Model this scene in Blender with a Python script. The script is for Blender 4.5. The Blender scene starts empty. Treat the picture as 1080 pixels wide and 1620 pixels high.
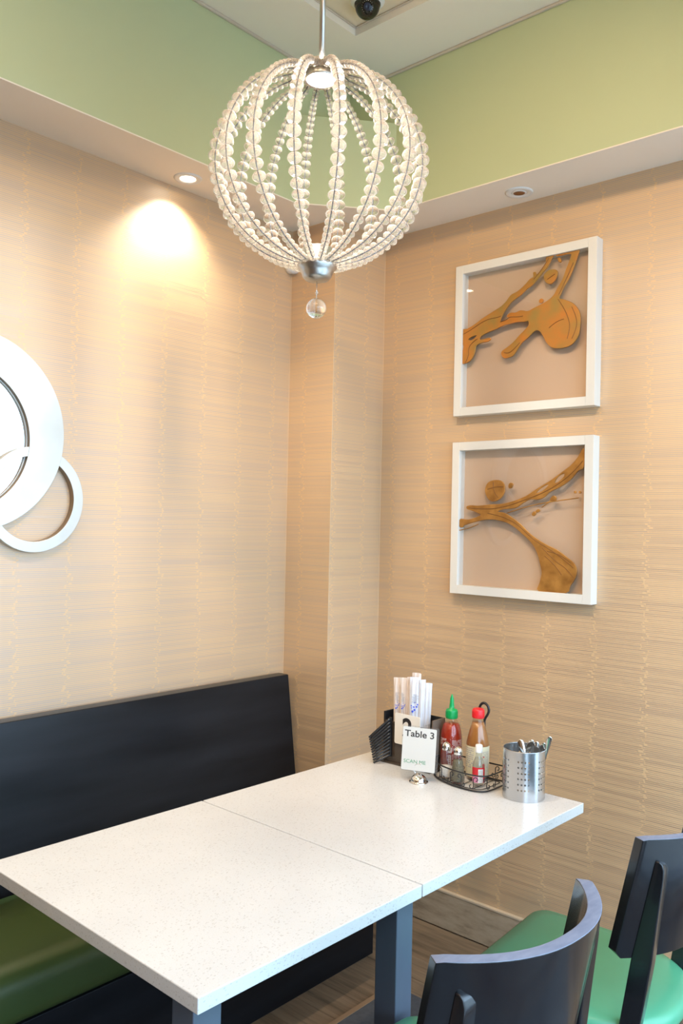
import bpy, bmesh, math, random
from mathutils import Vector, Matrix
random.seed(7)
S = bpy.context.scene
COL = S.collection
PI = math.pi

# ------------------------------------------------------------------ camera
cam_d = bpy.data.cameras.new('camera')
cam = bpy.data.objects.new('camera', cam_d); COL.objects.link(cam)
cam_d.sensor_fit = 'HORIZONTAL'; cam_d.sensor_width = 36.0
cam_d.lens = 36.0 * 1325.0 / 1080.0
cam_d.clip_start = 0.02
_r = Vector((0.74695019, 0.6645376, 0.02133493))
_u = Vector((-0.00774868, -0.02338554, 0.99969649))
_f = Vector((-0.66483484, 0.74688881, 0.01231855))
cam.matrix_world = Matrix(((_r.x, _u.x, -_f.x, 2.40831959), (_r.y, _u.y, -_f.y, -2.67403092),
                           (_r.z, _u.z, -_f.z, 1.5300556), (0, 0, 0, 1)))
S.camera = cam

# ------------------------------------------------------------------ sky, exposure, daylight
S.view_settings.view_transform = 'Standard'
S.view_settings.look = 'None'
S.view_settings.gamma = 1.0
S.view_settings.use_curve_mapping = False
S.view_settings.exposure = -0.06
SKY = 8.6
w = bpy.data.worlds.new('overcast_sky'); S.world = w; w.use_nodes = True
bg = w.node_tree.nodes['Background']
bg.inputs['Color'].default_value = (0.54, 0.76, 1.0, 1); bg.inputs['Strength'].default_value = SKY
S.cycles.max_bounces = 10; S.cycles.diffuse_bounces = 5; S.cycles.glossy_bounces = 4
S.cycles.transmission_bounces = 8; S.cycles.transparent_max_bounces = 16
S.cycles.caustics_reflective = False; S.cycles.caustics_refractive = False
S.cycles.sample_clamp_indirect = 6.0

XW = 2.58                       # the window wall
WIN = [(-0.006, -1.38), (-1.46, -2.72)]
WZ0, WZ1 = 0.12, 2.62

def light(name, kind, loc, energy, color, **kw):
    d = bpy.data.lights.new(name, kind); d.energy = energy; d.color = color
    for k, v in kw.items(): setattr(d, k, v)
    o = bpy.data.objects.new(name, d); COL.objects.link(o); o.location = loc
    return o
for y0, y1 in WIN:              # portals: guide the sky light through the panes
    o = light('window_daylight', 'AREA', (XW + .03, (y0 + y1) / 2, (WZ0 + WZ1) / 2), 1, (1, 1, 1),
              shape='RECTANGLE', size=WZ1 - WZ0, size_y=abs(y1 - y0))
    o.rotation_euler = (0, math.radians(90), 0)
    o.data.cycles.is_portal = True
WARM = (1.0, 0.63, 0.33)
# warm fill added from above, standing in for the room's unseen lamps
o = light('room_fill_light', 'AREA', (1.5, -4.6, 3.15), 30, (1.0, 0.74, 0.50), shape='RECTANGLE', size=2.2, size_y=2.6)
o2 = light('room_fill_light', 'AREA', (1.45, -2.1, 3.17), 18, (1.0, 0.72, 0.47), shape='RECTANGLE', size=1.0, size_y=1.0)

# ------------------------------------------------------------------ materials
def mat(name, color=(.5, .5, .5), rough=.5, metal=0.0, spec=.5, coat=0.0, emit=None, estr=0.0):
    m = bpy.data.materials.new(name); m.use_nodes = True
    b = m.node_tree.nodes['Principled BSDF']
    b.inputs['Base Color'].default_value = (*color, 1); b.inputs['Roughness'].default_value = rough
    b.inputs['Metallic'].default_value = metal; b.inputs['Specular IOR Level'].default_value = spec
    b.inputs['Coat Weight'].default_value = coat; b.inputs['Coat Roughness'].default_value = .1
    if emit:
        b.inputs['Emission Color'].default_value = (*emit, 1); b.inputs['Emission Strength'].default_value = estr
    return m
def nd(m, t, **kw):
    n = m.node_tree.nodes.new(t)
    for k, v in kw.items(): setattr(n, k, v)
    return n
def lk(m, a, b): m.node_tree.links.new(a, b)
def bsdf(m): return m.node_tree.nodes['Principled BSDF']
def math_(m, op, a, b=None, c=None):
    n = nd(m, 'ShaderNodeMath', operation=op)
    for i, x in enumerate((a, b, c)):
        if x is None: continue
        if isinstance(x, (int, float)): n.inputs[i].default_value = x
        else: lk(m, x, n.inputs[i])
    return n.outputs[0]
def mixc(m, fac, a, b):
    n = nd(m, 'ShaderNodeMix', data_type='RGBA')
    if isinstance(fac, (int, float)): n.inputs['Factor'].default_value = fac
    else: lk(m, fac, n.inputs['Factor'])
    for k, x in (('A', a), ('B', b)):
        s = [i for i in n.inputs if i.name == k and i.type == 'RGBA'][0]
        if isinstance(x, tuple): s.default_value = (*x, 1)
        else: lk(m, x, s)
    return [o for o in n.outputs if o.type == 'RGBA'][0]
def ramp(m, fac, stops):
    n = nd(m, 'ShaderNodeValToRGB'); e = n.color_ramp.elements
    while len(e) < len(stops): e.new(.5)
    for i, (p, c) in enumerate(stops): e[i].position = p; e[i].color = (*c, 1) if isinstance(c, tuple) else (c, c, c, 1)
    lk(m, fac, n.inputs[0]); return n.outputs[0]
def noise(m, vec, scale, detail=3, rough=.5, dim='3D'):
    n = nd(m, 'ShaderNodeTexNoise', noise_dimensions=dim); n.inputs['Scale'].default_value = scale
    n.inputs['Detail'].default_value = detail; n.inputs['Roughness'].default_value = rough
    if vec is not None: lk(m, vec, n.inputs['Vector'])
    return n.outputs['Fac']
def pos(m): return nd(m, 'ShaderNodeNewGeometry').outputs['Position']
def objco(m): return nd(m, 'ShaderNodeTexCoord').outputs['Object']
def scaled(m, vec, s):
    n = nd(m, 'ShaderNodeMapping'); n.inputs['Scale'].default_value = s; lk(m, vec, n.inputs['Vector']); return n.outputs[0]
def bump(m, h, strength=.2, dist=.001):
    n = nd(m, 'ShaderNodeBump'); n.inputs['Strength'].default_value = strength; n.inputs['Distance'].default_value = dist
    lk(m, h, n.inputs['Height']); lk(m, n.outputs[0], bsdf(m).inputs['Normal'])
def mottled(name, c1, c2, scale, rough=.5, bstr=0.0, stretch=(1, 1, 1), **kw):
    m = mat(name, c1, rough, **kw)
    v = scaled(m, objco(m), stretch); f = noise(m, v, scale, 4)
    lk(m, mixc(m, ramp(m, f, [(.3, 0.0), (.7, 1.0)]), c1, c2), bsdf(m).inputs['Base Color'])
    if bstr: bump(m, f, bstr)
    return m

def wallpaper():
    m = mat('striped_wallpaper', (.6, .45, .3), .6)
    p = nd(m, 'ShaderNodeSeparateXYZ'); lk(m, pos(m), p.inputs[0])
    u = math_(m, 'ADD', p.outputs[0], p.outputs[1]); v = math_(m, 'MULTIPLY', p.outputs[2], 1 / .0060)
    warp = math_(m, 'MULTIPLY', math_(m, 'SUBTRACT', noise(m, None, 1, 1), .5), 0)
    row = math_(m, 'FLOOR', v); fr = math_(m, 'FRACT', v)
    w1 = nd(m, 'ShaderNodeTexWhiteNoise', noise_dimensions='1D'); lk(m, row, w1.inputs['W'])
    uu = math_(m, 'DIVIDE', math_(m, 'ADD', math_(m, 'ADD', u, 0.045), math_(m, 'MULTIPLY', math_(m, 'SUBTRACT', w1.outputs['Value'], .5), .026)), .174)
    col = math_(m, 'FLOOR', uu); fu = math_(m, 'FRACT', uu)
    cv = nd(m, 'ShaderNodeCombineXYZ'); lk(m, row, cv.inputs[0]); lk(m, col, cv.inputs[1])
    w2 = nd(m, 'ShaderNodeTexWhiteNoise', noise_dimensions='2D'); lk(m, cv.outputs[0], w2.inputs['Vector'])
    sp = nd(m, 'ShaderNodeSeparateColor'); lk(m, w2.outputs['Color'], sp.inputs[0])
    gap = math_(m, 'MULTIPLY', math_(m, 'POWER', sp.outputs[0], 3.0), .045)
    du = math_(m, 'SUBTRACT', .5, math_(m, 'ABSOLUTE', math_(m, 'SUBTRACT', fu, .5)))
    in_u = math_(m, 'GREATER_THAN', du, math_(m, 'ADD', gap, .005))
    th = math_(m, 'ADD', .15, math_(m, 'MULTIPLY', sp.outputs[1], .22))
    dv = math_(m, 'ABSOLUTE', math_(m, 'SUBTRACT', fr, .5))
    mr = nd(m, 'ShaderNodeMapRange'); mr.inputs['From Min'].default_value = -.12; mr.inputs['From Max'].default_value = .12
    lk(m, math_(m, 'SUBTRACT', th, dv), mr.inputs['Value'])
    band = noise(m, scaled(m, pos(m), (.6, .6, 26)), 1.0, 2)
    k = math_(m, 'MULTIPLY', math_(m, 'MULTIPLY', in_u, mr.outputs[0]), ramp(m, band, [(.30, .72), (.68, 1.0)]))
    big = noise(m, pos(m), 1.4, 2)
    lk(m, math_(m, 'ADD', .22, math_(m, 'MULTIPLY', k, .78)), bsdf(m).inputs['Coat Weight']); bsdf(m).inputs['Coat Roughness'].default_value = .52; bsdf(m).inputs['Coat IOR'].default_value = 3.2
    base = mixc(m, big, BASE_A, BASE_B)
    lk(m, mixc(m, k, base, STROKE), bsdf(m).inputs['Base Color'])
    lk(m, math_(m, 'MULTIPLY', k, STROKE_METAL), bsdf(m).inputs['Metallic'])
    lk(m, math_(m, 'SUBTRACT', .62, math_(m, 'MULTIPLY', k, .02)), bsdf(m).inputs['Roughness'])
    return m
BASE_A = (.66, .44, .23); BASE_B = (.70, .475, .255); STROKE = (.37, .22, .11); STROKE_METAL = 0
M = {}
M['paper'] = wallpaper()
M['seam'] = mat('wallpaper_seam', (.66, .50, .33), .55)
M['white_paint'] = mottled('ceiling_white', (.87, .80, .69), (.89, .83, .72), 2, .8)
M['cream'] = mottled('ceiling_cream', (.76, .66, .48), (.80, .70, .52), 2, .8)
M['bead_trim'] = mat('ceiling_bead', (.60, .52, .42), .6)
M['green_paint'] = mottled('sage_green_paint', (.53, .59, .35), (.56, .62, .37), 1.5, .75)
M['plaster'] = mottled('beige_plaster', (.62, .52, .40), (.66, .56, .44), 2, .8)
M['brown_wall'] = mottled('dark_brown_wall', (.10, .07, .05), (.13, .09, .065), 2, .7)
M['black_wood'] = mottled('black_stained_wood', (.004, .004, .005), (.012, .013, .016), 14, .29, .15, (1, .12, 1), spec=.24)
M['black_lacquer'] = mottled('black_satin_lacquer', (.006, .006, .008), (.012, .013, .015), 20, .26, 0, (1, 1, .2), spec=.30, coat=.5)
M['sheen_edge'] = mottled('painted_sheen_edge', (.15, .18, .26), (.20, .235, .32), 30, .5, .2, (1, 3, 1))  # window sheen on the backrest tops, put into the colour
M['steel_grey'] = mottled('painted_steel', (.11, .135, .18), (.13, .16, .21), 8, .38, 0, (1, 1, .2), metal=.35)
M['frame_white'] = mat('white_frame_paint', (.74, .71, .64), .5)
M['brushed'] = mottled('brushed_nickel', (.50, .49, .46), (.60, .59, .56), 40, .34, 0, (1, 1, .1), metal=1.0)
M['chrome'] = mat('chrome', (.80, .79, .76), .10, 1.0)
M['inox'] = mat('brushed_stainless', (.60, .61, .62), .27, 1.0)
M['cutlery'] = mat('polished_flatware', (.82, .80, .76), .14, 1.0)
M['wire'] = mat('black_wire', (.012, .012, .013), .38)
M['black_plastic'] = mat('black_plastic', (.012, .012, .013), .30)
M['white_plastic'] = mat('white_plastic', (.80, .80, .77), .45)
M['green_plastic'] = mat('green_cap_plastic', (.0, .30, .07), .35)
M['red_plastic'] = mat('red_cap_plastic', (.68, .015, .02), .35)
M['red_sauce'] = mottled('chilli_sauce', (.25, .014, .004), (.35, .024, .006), 60, .35, 0, coat=.4)
M['brown_sauce'] = mottled('amber_brown_sauce', (.30, .115, .025), (.36, .15, .04), 20, .3, 0, coat=.5)
M['label_cream'] = mat('cream_label', (.74, .68, .47), .6)
M['label_white'] = mat('white_label', (.80, .80, .76), .6)
M['label_red'] = mat('red_label', (.62, .02, .03), .5)
M['label_pink'] = mat('pink_label', (.72, .25, .40), .5)
M['print_white'] = mat('white_print', (.72, .60, .56), .6)
M['print_dark'] = mat('dark_print', (.015, .012, .012), .6)
M['print_grey'] = mat('grey_print', (.42, .40, .40), .7)
M['print_blue'] = mat('blue_print', (.04, .09, .62), .6)
M['print_green'] = mat('green_print', (.03, .30, .13), .6)
M['card'] = mat('white_card', (.74, .72, .66), .55)
M['card_cream'] = mat('cream_card', (.80, .76, .68), .55)
M['sleeve_cream'] = mottled('cream_paper', (.70, .58, .49), (.75, .64, .55), 40, .75, .3)
M['sleeve_white'] = mottled('white_paper', (.66, .66, .70), (.72, .72, .75), 40, .75, .3)
M['salt'] = mottled('salt', (.82, .80, .76), (.7, .68, .64), 200, .9, .4)
M['pepper'] = mottled('ground_pepper', (.20, .17, .10), (.10, .085, .05), 260, .9, .4)
M['gold'] = mottled('gold_paint', (.27, .115, .022), (.50, .24, .055), 22, .34, .5, metal=.35)
M['gold_orange'] = mottled('orange_gold_paint', (.55, .19, .03), (.34, .21, .05), 13, .33, .5, metal=.35)
M['gold_edge'] = mat('dark_gold_ridge', (.22, .09, .02), .4, .3)
M['bronze'] = mat('bronze_reflector', (.28, .15, .07), .35, .8)
M['mirror_frame'] = mottled('pale_silver_leaf', (.56, .55, .50), (.66, .65, .60), 7, .38, .1, metal=.45)
M['mirror_side'] = mat('mirror_frame_edge', (.30, .22, .14), .4, .5)
M['mirror'] = mat('mirror_glass', (.93, .95, .95), .015, 1.0)
M['mat_grey'] = mottled('grey_floor_mat', (.085, .085, .09), (.11, .11, .115), 60, .8)
M['strip'] = mat('tan_edge_strip', (.36, .22, .12), .5)
M['concrete'] = mottled('pavement', (.42, .41, .39), (.5, .49, .47), 1.5, .9)
M['lamp_on'] = mat('lit_lens', (1, 1, 1), .5, emit=(1, .86, .66), estr=22)
M['puck_on'] = mat('lit_led_disc', (1, 1, 1), .5, emit=(1, .90, .77), estr=1200)
M['dome_black'] = mat('smoked_dome', (.012, .013, .010), .06)
M['lens'] = mat('camera_lens', (.02, .03, .06), .05)
M['led'] = mat('infrared_led', (.55, .50, .42), .3, .6)

def leather(name, c1, c2, rough=.36):
    m = mottled(name, c1, c2, 5, rough, 0)
    b = noise(m, objco(m), 260, 2); bump(m, b, .12, .0004)
    return m
M['green_vinyl'] = leather('green_vinyl', (.070, .30, .165), (.08, .33, .185), .34)
M['olive_vinyl'] = leather('olive_green_vinyl', (.040, .066, .016), (.048, .076, .020), .40)

def quartz():
    m = mat('speckled_white_quartz', (.8, .78, .74), .22)
    o = pos(m)
    v1 = nd(m, 'ShaderNodeTexVoronoi', voronoi_dimensions='3D', feature='F1'); v1.inputs['Scale'].default_value = 360; lk(m, scaled(m, o, (1, .6, 1)), v1.inputs['Vector'])
    rnd = nd(m, 'ShaderNodeSeparateColor'); lk(m, v1.outputs['Color'], rnd.inputs[0])
    size = math_(m, 'MULTIPLY', math_(m, 'POWER', rnd.outputs[0], 4.0), .0020 * 360)
    fleck = math_(m, 'LESS_THAN', v1.outputs['Distance'], math_(m, 'MULTIPLY', size, .95))
    pick = math_(m, 'GREATER_THAN', rnd.outputs[1], .30)
    k = math_(m, 'MULTIPLY', fleck, math_(m, 'MULTIPLY', pick, .30))
    cl = noise(m, o, 9, 3)
    base = mixc(m, cl, (.635, .635, .62), (.685, .685, .67))
    fine = ramp(m, noise(m, o, 420, 2), [(.56, 0.0), (.68, .55)])
    c = mixc(m, fine, base, (.60, .55, .48))
    lk(m, mixc(m, k, c, (.27, .23, .19)), bsdf(m).inputs['Base Color'])
    return m
M['quartz'] = quartz()

def wood_floor(name, tone):
    m = mat(name, (.2, .15, .1), .55, spec=.3)
    v = scaled(m, pos(m), (1.6, 22, 1)); g = noise(m, v, 1.6, 6, .62)
    v2 = scaled(m, pos(m), (3.5, 10, 1)); g2 = noise(m, v2, 2.2, 3)
    a = ramp(m, g, [(.30, tuple(x * .42 for x in tone)), (.52, tone), (.75, tuple(min(1, x * 1.45) for x in tone))])
    lk(m, mixc(m, math_(m, 'MULTIPLY', g2, .5), a, tuple(x * .6 for x in tone)), bsdf(m).inputs['Base Color'])
    bump(m, g, .15, .0006)
    return m
FLOORS = [wood_floor('weathered_plank_a', (.27, .175, .10)), wood_floor('weathered_plank_b', (.21, .135, .08)), wood_floor('weathered_plank_c', (.30, .20, .12))]

def stone():
    m = mat('brown_veined_stone', (.2, .16, .12), .35)
    v = scaled(m, pos(m), (2.2, 2.2, 9)); f = noise(m, v, 2.5, 7, .7)
    lk(m, ramp(m, f, [(.25, (.20, .14, .085)), (.5, (.46, .34, .22)), (.75, (.58, .45, .31))]), bsdf(m).inputs['Base Color'])
    return m
M['stone'] = stone()

def thin_glass(name, tint=(1, 1, 1), gloss=1.0, haze=0.0, rough=.02, hazecol=(.8, .8, .8)):
    m = bpy.data.materials.new(name); m.use_nodes = True; nt = m.node_tree
    out = [n for n in nt.nodes if n.type == 'OUTPUT_MATERIAL'][0]; nt.nodes.remove(bsdf(m))
    t = nd(m, 'ShaderNodeBsdfTransparent'); t.inputs[0].default_value = (*tint, 1)
    g = nd(m, 'ShaderNodeBsdfGlossy'); g.inputs['Roughness'].default_value = rough
    f = nd(m, 'ShaderNodeLayerWeight'); f.inputs['Blend'].default_value = .5
    fz = math_(m, 'ADD', .04, math_(m, 'MULTIPLY', math_(m, 'POWER', f.outputs['Facing'], 5.0), .90))
    mx = nd(m, 'ShaderNodeMixShader'); lk(m, math_(m, 'MULTIPLY', fz, gloss), mx.inputs[0]); lk(m, t.outputs[0], mx.inputs[1]); lk(m, g.outputs[0], mx.inputs[2])
    last = mx.outputs[0]
    if haze:
        d = nd(m, 'ShaderNodeBsdfDiffuse'); d.inputs[0].default_value = (*hazecol, 1)
        m2 = nd(m, 'ShaderNodeMixShader'); m2.inputs[0].default_value = haze; lk(m, last, m2.inputs[1]); lk(m, d.outputs[0], m2.inputs[2]); last = m2.outputs[0]
    lk(m, last, out.inputs[0]); return m
M['pane'] = thin_glass('window_pane', (.97, .99, 1), 1.0)
M['picture_glass'] = thin_glass('picture_glass', (.99, .99, .99), .9, 0, .02)
M['frosted'] = thin_glass('frosted_backing', (.97, .97, .97), .2, .50, .3, (.84, .62, .44))
M['bottle_glass'] = thin_glass('bottle_glass', (.96, .94, .90), .8, 0)
M['clear_glass'] = thin_glass('clear_glass', (.95, .95, .94), 1.2, .02)
M['smoke_light'] = thin_glass('light_smoked_acrylic', (.45, .40, .36), 1.0, .55, .05, (.30, .22, .16))
M['acrylic'] = thin_glass('clear_acrylic', (.97, .97, .97), 1.0, .03)
M['smoke'] = thin_glass('smoked_acrylic', (.22, .20, .19), 1.5, .30, .06, (.22, .17, .13))
def bead_mat():
    m = bpy.data.materials.new('crystal_bead'); m.use_nodes = True; nt = m.node_tree
    out = [n for n in nt.nodes if n.type == 'OUTPUT_MATERIAL'][0]; nt.nodes.remove(bsdf(m))
    g = nd(m, 'ShaderNodeBsdfGlass'); g.inputs['IOR'].default_value = 1.33; g.inputs['Roughness'].default_value = .04; g.inputs['Color'].default_value = (1, .97, .93, 1)
    d = nd(m, 'ShaderNodeBsdfTranslucent'); d.inputs[0].default_value = (1, .95, .90, 1)
    t = nd(m, 'ShaderNodeBsdfTransparent')
    d2 = nd(m, 'ShaderNodeBsdfDiffuse'); d2.inputs[0].default_value = (1, .95, .90, 1)
    a = nd(m, 'ShaderNodeMixShader'); a.inputs[0].default_value = .5; lk(m, d.outputs[0], a.inputs[1]); lk(m, d2.outputs[0], a.inputs[2])
    lw = nd(m, 'ShaderNodeLayerWeight'); lw.inputs['Blend'].default_value = .35
    fac = math_(m, 'ADD', BEAD_DIFF, math_(m, 'MULTIPLY', lw.outputs['Facing'], BEAD_EDGE))
    b0 = nd(m, 'ShaderNodeMixShader'); b0.inputs[0].default_value = .35; lk(m, g.outputs[0], b0.inputs[1]); lk(m, t.outputs[0], b0.inputs[2])
    b = nd(m, 'ShaderNodeMixShader'); lk(m, fac, b.inputs[0]); lk(m, b0.outputs[0], b.inputs[1]); lk(m, a.outputs[0], b.inputs[2])
    lk(m, b.outputs[0], out.inputs[0]); return m
BEAD_DIFF = .10; BEAD_EDGE = .34
M['bead'] = bead_mat()
def ball_mat():
    m = bpy.data.materials.new('solid_crystal'); m.use_nodes = True; nt = m.node_tree
    out = [n for n in nt.nodes if n.type == 'OUTPUT_MATERIAL'][0]; nt.nodes.remove(bsdf(m))
    g = nd(m, 'ShaderNodeBsdfGlass'); g.inputs['IOR'].default_value = 1.48; g.inputs['Roughness'].default_value = 0.0
    lk(m, g.outputs[0], out.inputs[0]); return m
M['ball'] = ball_mat()

# ------------------------------------------------------------------ mesh helpers
class MB:
    def __init__(s): s.v = []; s.f = []; s.sm = []
    def quad(s, *p, smooth=False):
        n = len(s.v); s.v += [tuple(x) for x in p]; s.f.append(tuple(range(n, n + len(p)))); s.sm.append(smooth)
    def box(s, x, y, z, mtx=None):
        n = len(s.v); P = [Vector((a, b, c)) for c in z for b in y for a in x]
        if mtx is not None: P = [mtx @ p for p in P]
        s.v += [tuple(p) for p in P]
        for f in ((0, 2, 3, 1), (4, 5, 7, 6), (0, 1, 5, 4), (2, 6, 7, 3), (0, 4, 6, 2), (1, 3, 7, 5)):
            s.f.append(tuple(n + i for i in f)); s.sm.append(False)
    def lathe(s, prof, seg=24, c=(0, 0, 0), smooth=True, cap=True, mtx=None):
        n = len(s.v); c = Vector(c)
        for r, z in prof:
            for i in range(seg):
                a = 2 * PI * i / seg; p = Vector((r * math.cos(a), r * math.sin(a), z))
                if mtx is not None: p = mtx @ p
                s.v.append(tuple(p + c))
        for j in range(len(prof) - 1):
            for i in range(seg):
                a = n + j * seg + i; b = n + j * seg + (i + 1) % seg
                s.f.append((a, b, b + seg, a + seg)); s.sm.append(smooth)
        if cap:
            if prof[0][0] > 1e-6: s.f.append(tuple(n + i for i in reversed(range(seg)))); s.sm.append(False)
            if prof[-1][0] > 1e-6: s.f.append(tuple(n + (len(prof) - 1) * seg + i for i in range(seg))); s.sm.append(False)
    def tube(s, path, r, seg=8, closed=False, flat=1.0):
        P = [Vector(p) for p in path]; m = len(P); n = len(s.v)
        rr = r if isinstance(r, (list, tuple)) else [r] * m
        up = None
        for i, p in enumerate(P):
            if closed: t = P[(i + 1) % m] - P[i - 1]
            else: t = P[min(i + 1, m - 1)] - P[max(i - 1, 0)]
            t.normalize()
            if up is None:
                up = Vector((0, 0, 1)) if abs(t.z) < .9 else Vector((1, 0, 0))
            a = t.cross(up)
            if a.length < 1e-5: a = t.orthogonal()
            a.normalize(); b = a.cross(t).normalized(); up = b
            for k in range(seg):
                q = 2 * PI * k / seg; s.v.append(tuple(p + a * (rr[i] * math.cos(q)) + b * (rr[i] * flat * math.sin(q))))
        for i in range(m if closed else m - 1):
            for k in range(seg):
                a = n + i * seg + k; b = n + i * seg + (k + 1) % seg
                c2 = n + ((i + 1) % m) * seg + (k + 1) % seg; d = n + ((i + 1) % m) * seg + k
                s.f.append((a, b, c2, d)); s.sm.append(True)
        if not closed:
            s.f.append(tuple(n + k for k in reversed(range(seg)))); s.sm.append(False)
            s.f.append(tuple(n + (m - 1) * seg + k for k in range(seg))); s.sm.append(False)
    def prism(s, pts, z0, z1, axis='z'):
        n = len(s.v); m = len(pts)
        def P(a, b, c): return (a, b, c) if axis == 'z' else ((a, c, b) if axis == 'y' else (c, a, b))
        s.v += [P(a, b, z0) for a, b in pts] + [P(a, b, z1) for a, b in pts]
        s.f.append(tuple(n + i for i in reversed(range(m)))); s.f.append(tuple(n + m + i for i in range(m))); s.sm += [False, False]
        for i in range(m):
            j = (i + 1) % m; s.f.append((n + i, n + j, n + m + j, n + m + i)); s.sm.append(False)
    def loft(s, rings, smooth=True, cap=True):
        n = len(s.v); m = len(rings[0])
        for r in rings: s.v += [tuple(p) for p in r]
        for j in range(len(rings) - 1):
            for i in range(m):
                a = n + j * m + i; b = n + j * m + (i + 1) % m
                s.f.append((a, b, b + m, a + m)); s.sm.append(smooth)
        if cap:
            s.f.append(tuple(n + i for i in reversed(range(m)))); s.f.append(tuple(n + (len(rings) - 1) * m + i for i in range(m))); s.sm += [smooth, smooth]
    def mesh(s, name):
        me = bpy.data.meshes.new(name); me.from_pydata(s.v, [], s.f); me.polygons.foreach_set('use_smooth', s.sm)
        bm = bmesh.new(); bm.from_mesh(me); bmesh.ops.recalc_face_normals(bm, faces=bm.faces); bm.to_mesh(me); bm.free()
        me.update(); return me
    def build(s, name, m, parent=None, bevel=0, seg=2, loc=None, label=None):
        me = s.mesh(name)
        me.materials.append(M[m] if isinstance(m, str) else m)
        return put(name, me, parent, bevel, seg, loc, label)
def put(name, me, parent=None, bevel=0, seg=2, loc=None, label=None):
    o = bpy.data.objects.new(name, me); COL.objects.link(o)
    if parent: o.parent = parent
    if loc is not None: o.location = loc
    if bevel:
        b = o.modifiers.new('bevel', 'BEVEL'); b.width = bevel; b.segments = seg; b.limit_method = 'ANGLE'; b.angle_limit = .6
        for p in me.polygons: p.use_smooth = True
        try:
            wn = o.modifiers.new('normals', 'WEIGHTED_NORMAL'); wn.keep_sharp = True
        except Exception: pass
    if label: o['label'] = label
    return o
def thing(name, label, cat, loc=(0, 0, 0), rz=0, group=None):
    o = bpy.data.objects.new(name, None); COL.objects.link(o); o.empty_display_size = .05
    o.location = loc; o.rotation_euler = (0, 0, rz); o['label'] = label; o['category'] = cat
    if group: o['group'] = group
    return o
def tag(o, label, cat, group=None):
    o['label'] = label; o['category'] = cat
    if group: o['group'] = group
    return o
def struct(o): o['kind'] = 'structure'; return o
def bx(name, x, y, z, m, parent=None, bevel=0, label=None):
    b = MB(); b.box(x, y, z); return b.build(name, m, parent, bevel, label=label)
def sbx(name, x, y, z, m, parent=None, bevel=0): return struct(bx(name, x, y, z, m, parent, bevel))
def text(body, name, size, m, parent, loc, rot, ext=.0002, offset=0, align='LEFT', xs=1.0):
    c = bpy.data.curves.new(name, 'FONT'); c.body = body; c.size = size; c.extrude = ext; c.offset = offset
    c.align_x = align; c.materials.append(M[m])
    o = bpy.data.objects.new(name, c); COL.objects.link(o); o.parent = parent
    o.location = loc; o.rotation_euler = rot; o.scale = (xs, 1, 1)
    return o
def copy_tree(o, parent=None):
    c = o.copy(); COL.objects.link(c); c.parent = parent
    for ch in list(o.children): copy_tree(ch, c)
    return c

# ------------------------------------------------------------------ room shell
HS, GW, HC = 2.7007, 0.2232, 3.2247
CA, CB = 0.2395, 0.3022          # column footprint in the corner
YB = -6.0
floor_ = sbx('floor', (-.15, XW + .15), (YB - .1, .15), (-.10, -.012), FLOORS[1])
sbx('wall_left', (-.15, 0), (YB, 0), (-.012, HC + .1), 'paper')
sbx('wall_back', (-.15, XW + .15), (0, .15), (-.012, HC + .1), 'paper')
sbx('wall_column', (0, CA), (-CB, 0), (-.012, HS), 'paper')
sbx('wall_front', (-.15, XW + .15), (YB - .15, YB), (-.012, HC + .1), 'brown_wall')
# window wall at the right of the camera, seen only in reflections
ww = MB(); ww.box((XW, XW + .12), (YB, 0), (-.012, WZ0)); ww.box((XW, XW + .12), (YB, 0), (WZ1, HC + .1))
ys = [0.0] + [y for p in WIN for y in p] + [YB]
for i in range(0, len(ys), 2): ww.box((XW, XW + .12), (ys[i + 1], ys[i]), (WZ0, WZ1))
struct(ww.build('wall_right', 'plaster'))
for n, (y0, y1) in enumerate(WIN):
    f = MB()
    for yy in ((y0 - .02, y0), (y1, y1 + .04)): f.box((XW + .02, XW + .09), yy, (WZ0, WZ1))
    for zz in ((WZ0, WZ0 + .04), (WZ1 - .04, WZ1)): f.box((XW + .02, XW + .09), (y1 + .04, y0 - .04), zz)
    wf = struct(f.build('window_%d' % (n + 1), 'steel_grey'))
    bx('pane', (XW + .05, XW + .056), (y1 + .03, y0 - .03), (WZ0 + .03, WZ1 - .03), 'pane', wf)
sbx('pavement_outside', (XW + .12, 40), (-30, 30), (-.16, -.10), 'concrete')
# corner seams of the wallpaper
sbx('trim_1', (-.001, .0022), (-CB - .0022, -CB + .001), (.14, HS), 'seam')
sbx('trim_2', (CA - .001, CA + .0010), (-CB - .0010, -CB + .001), (.14, HS), 'seam')
sbx('trim_3', (CA - .001, CA + .0024), (-.0024, .001), (.14, HS), 'seam')
# soffit: green fascia, pale underside, chamfered corner box
def slab(name, pts, z0, z1, m): b = MB(); b.prism(pts, z0, z1); return struct(b.build(name, m))
LP = [(0, 0), (XW, 0), (XW, -GW), (GW, -GW), (GW, YB), (0, YB)]
# (L shape split so that each face stays convex)
slab('soffit_left', [(0, 0), (GW, 0), (GW, YB), (0, YB)], HS + .004, HC, 'green_paint')
slab('soffit_back', [(GW, 0), (XW, 0), (XW, -GW), (GW, -GW)], HS + .004, HC, 'green_paint')
slab('soffit_corner', [(GW, -GW), (GW, -.505), (.462, -GW)], HS + .004, 3.031, 'green_paint')
slab('soffit_underside_left', [(0, 0), (GW, 0), (GW, YB), (0, YB)], HS, HS + .004, 'white_paint')
slab('soffit_underside_back', [(GW, 0), (XW, 0), (XW, -GW), (GW, -GW)], HS, HS + .004, 'white_paint')
slab('soffit_underside_corner', [(GW, -GW), (GW, -.505), (.462, -GW)], HS, HS + .004, 'white_paint')
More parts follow.
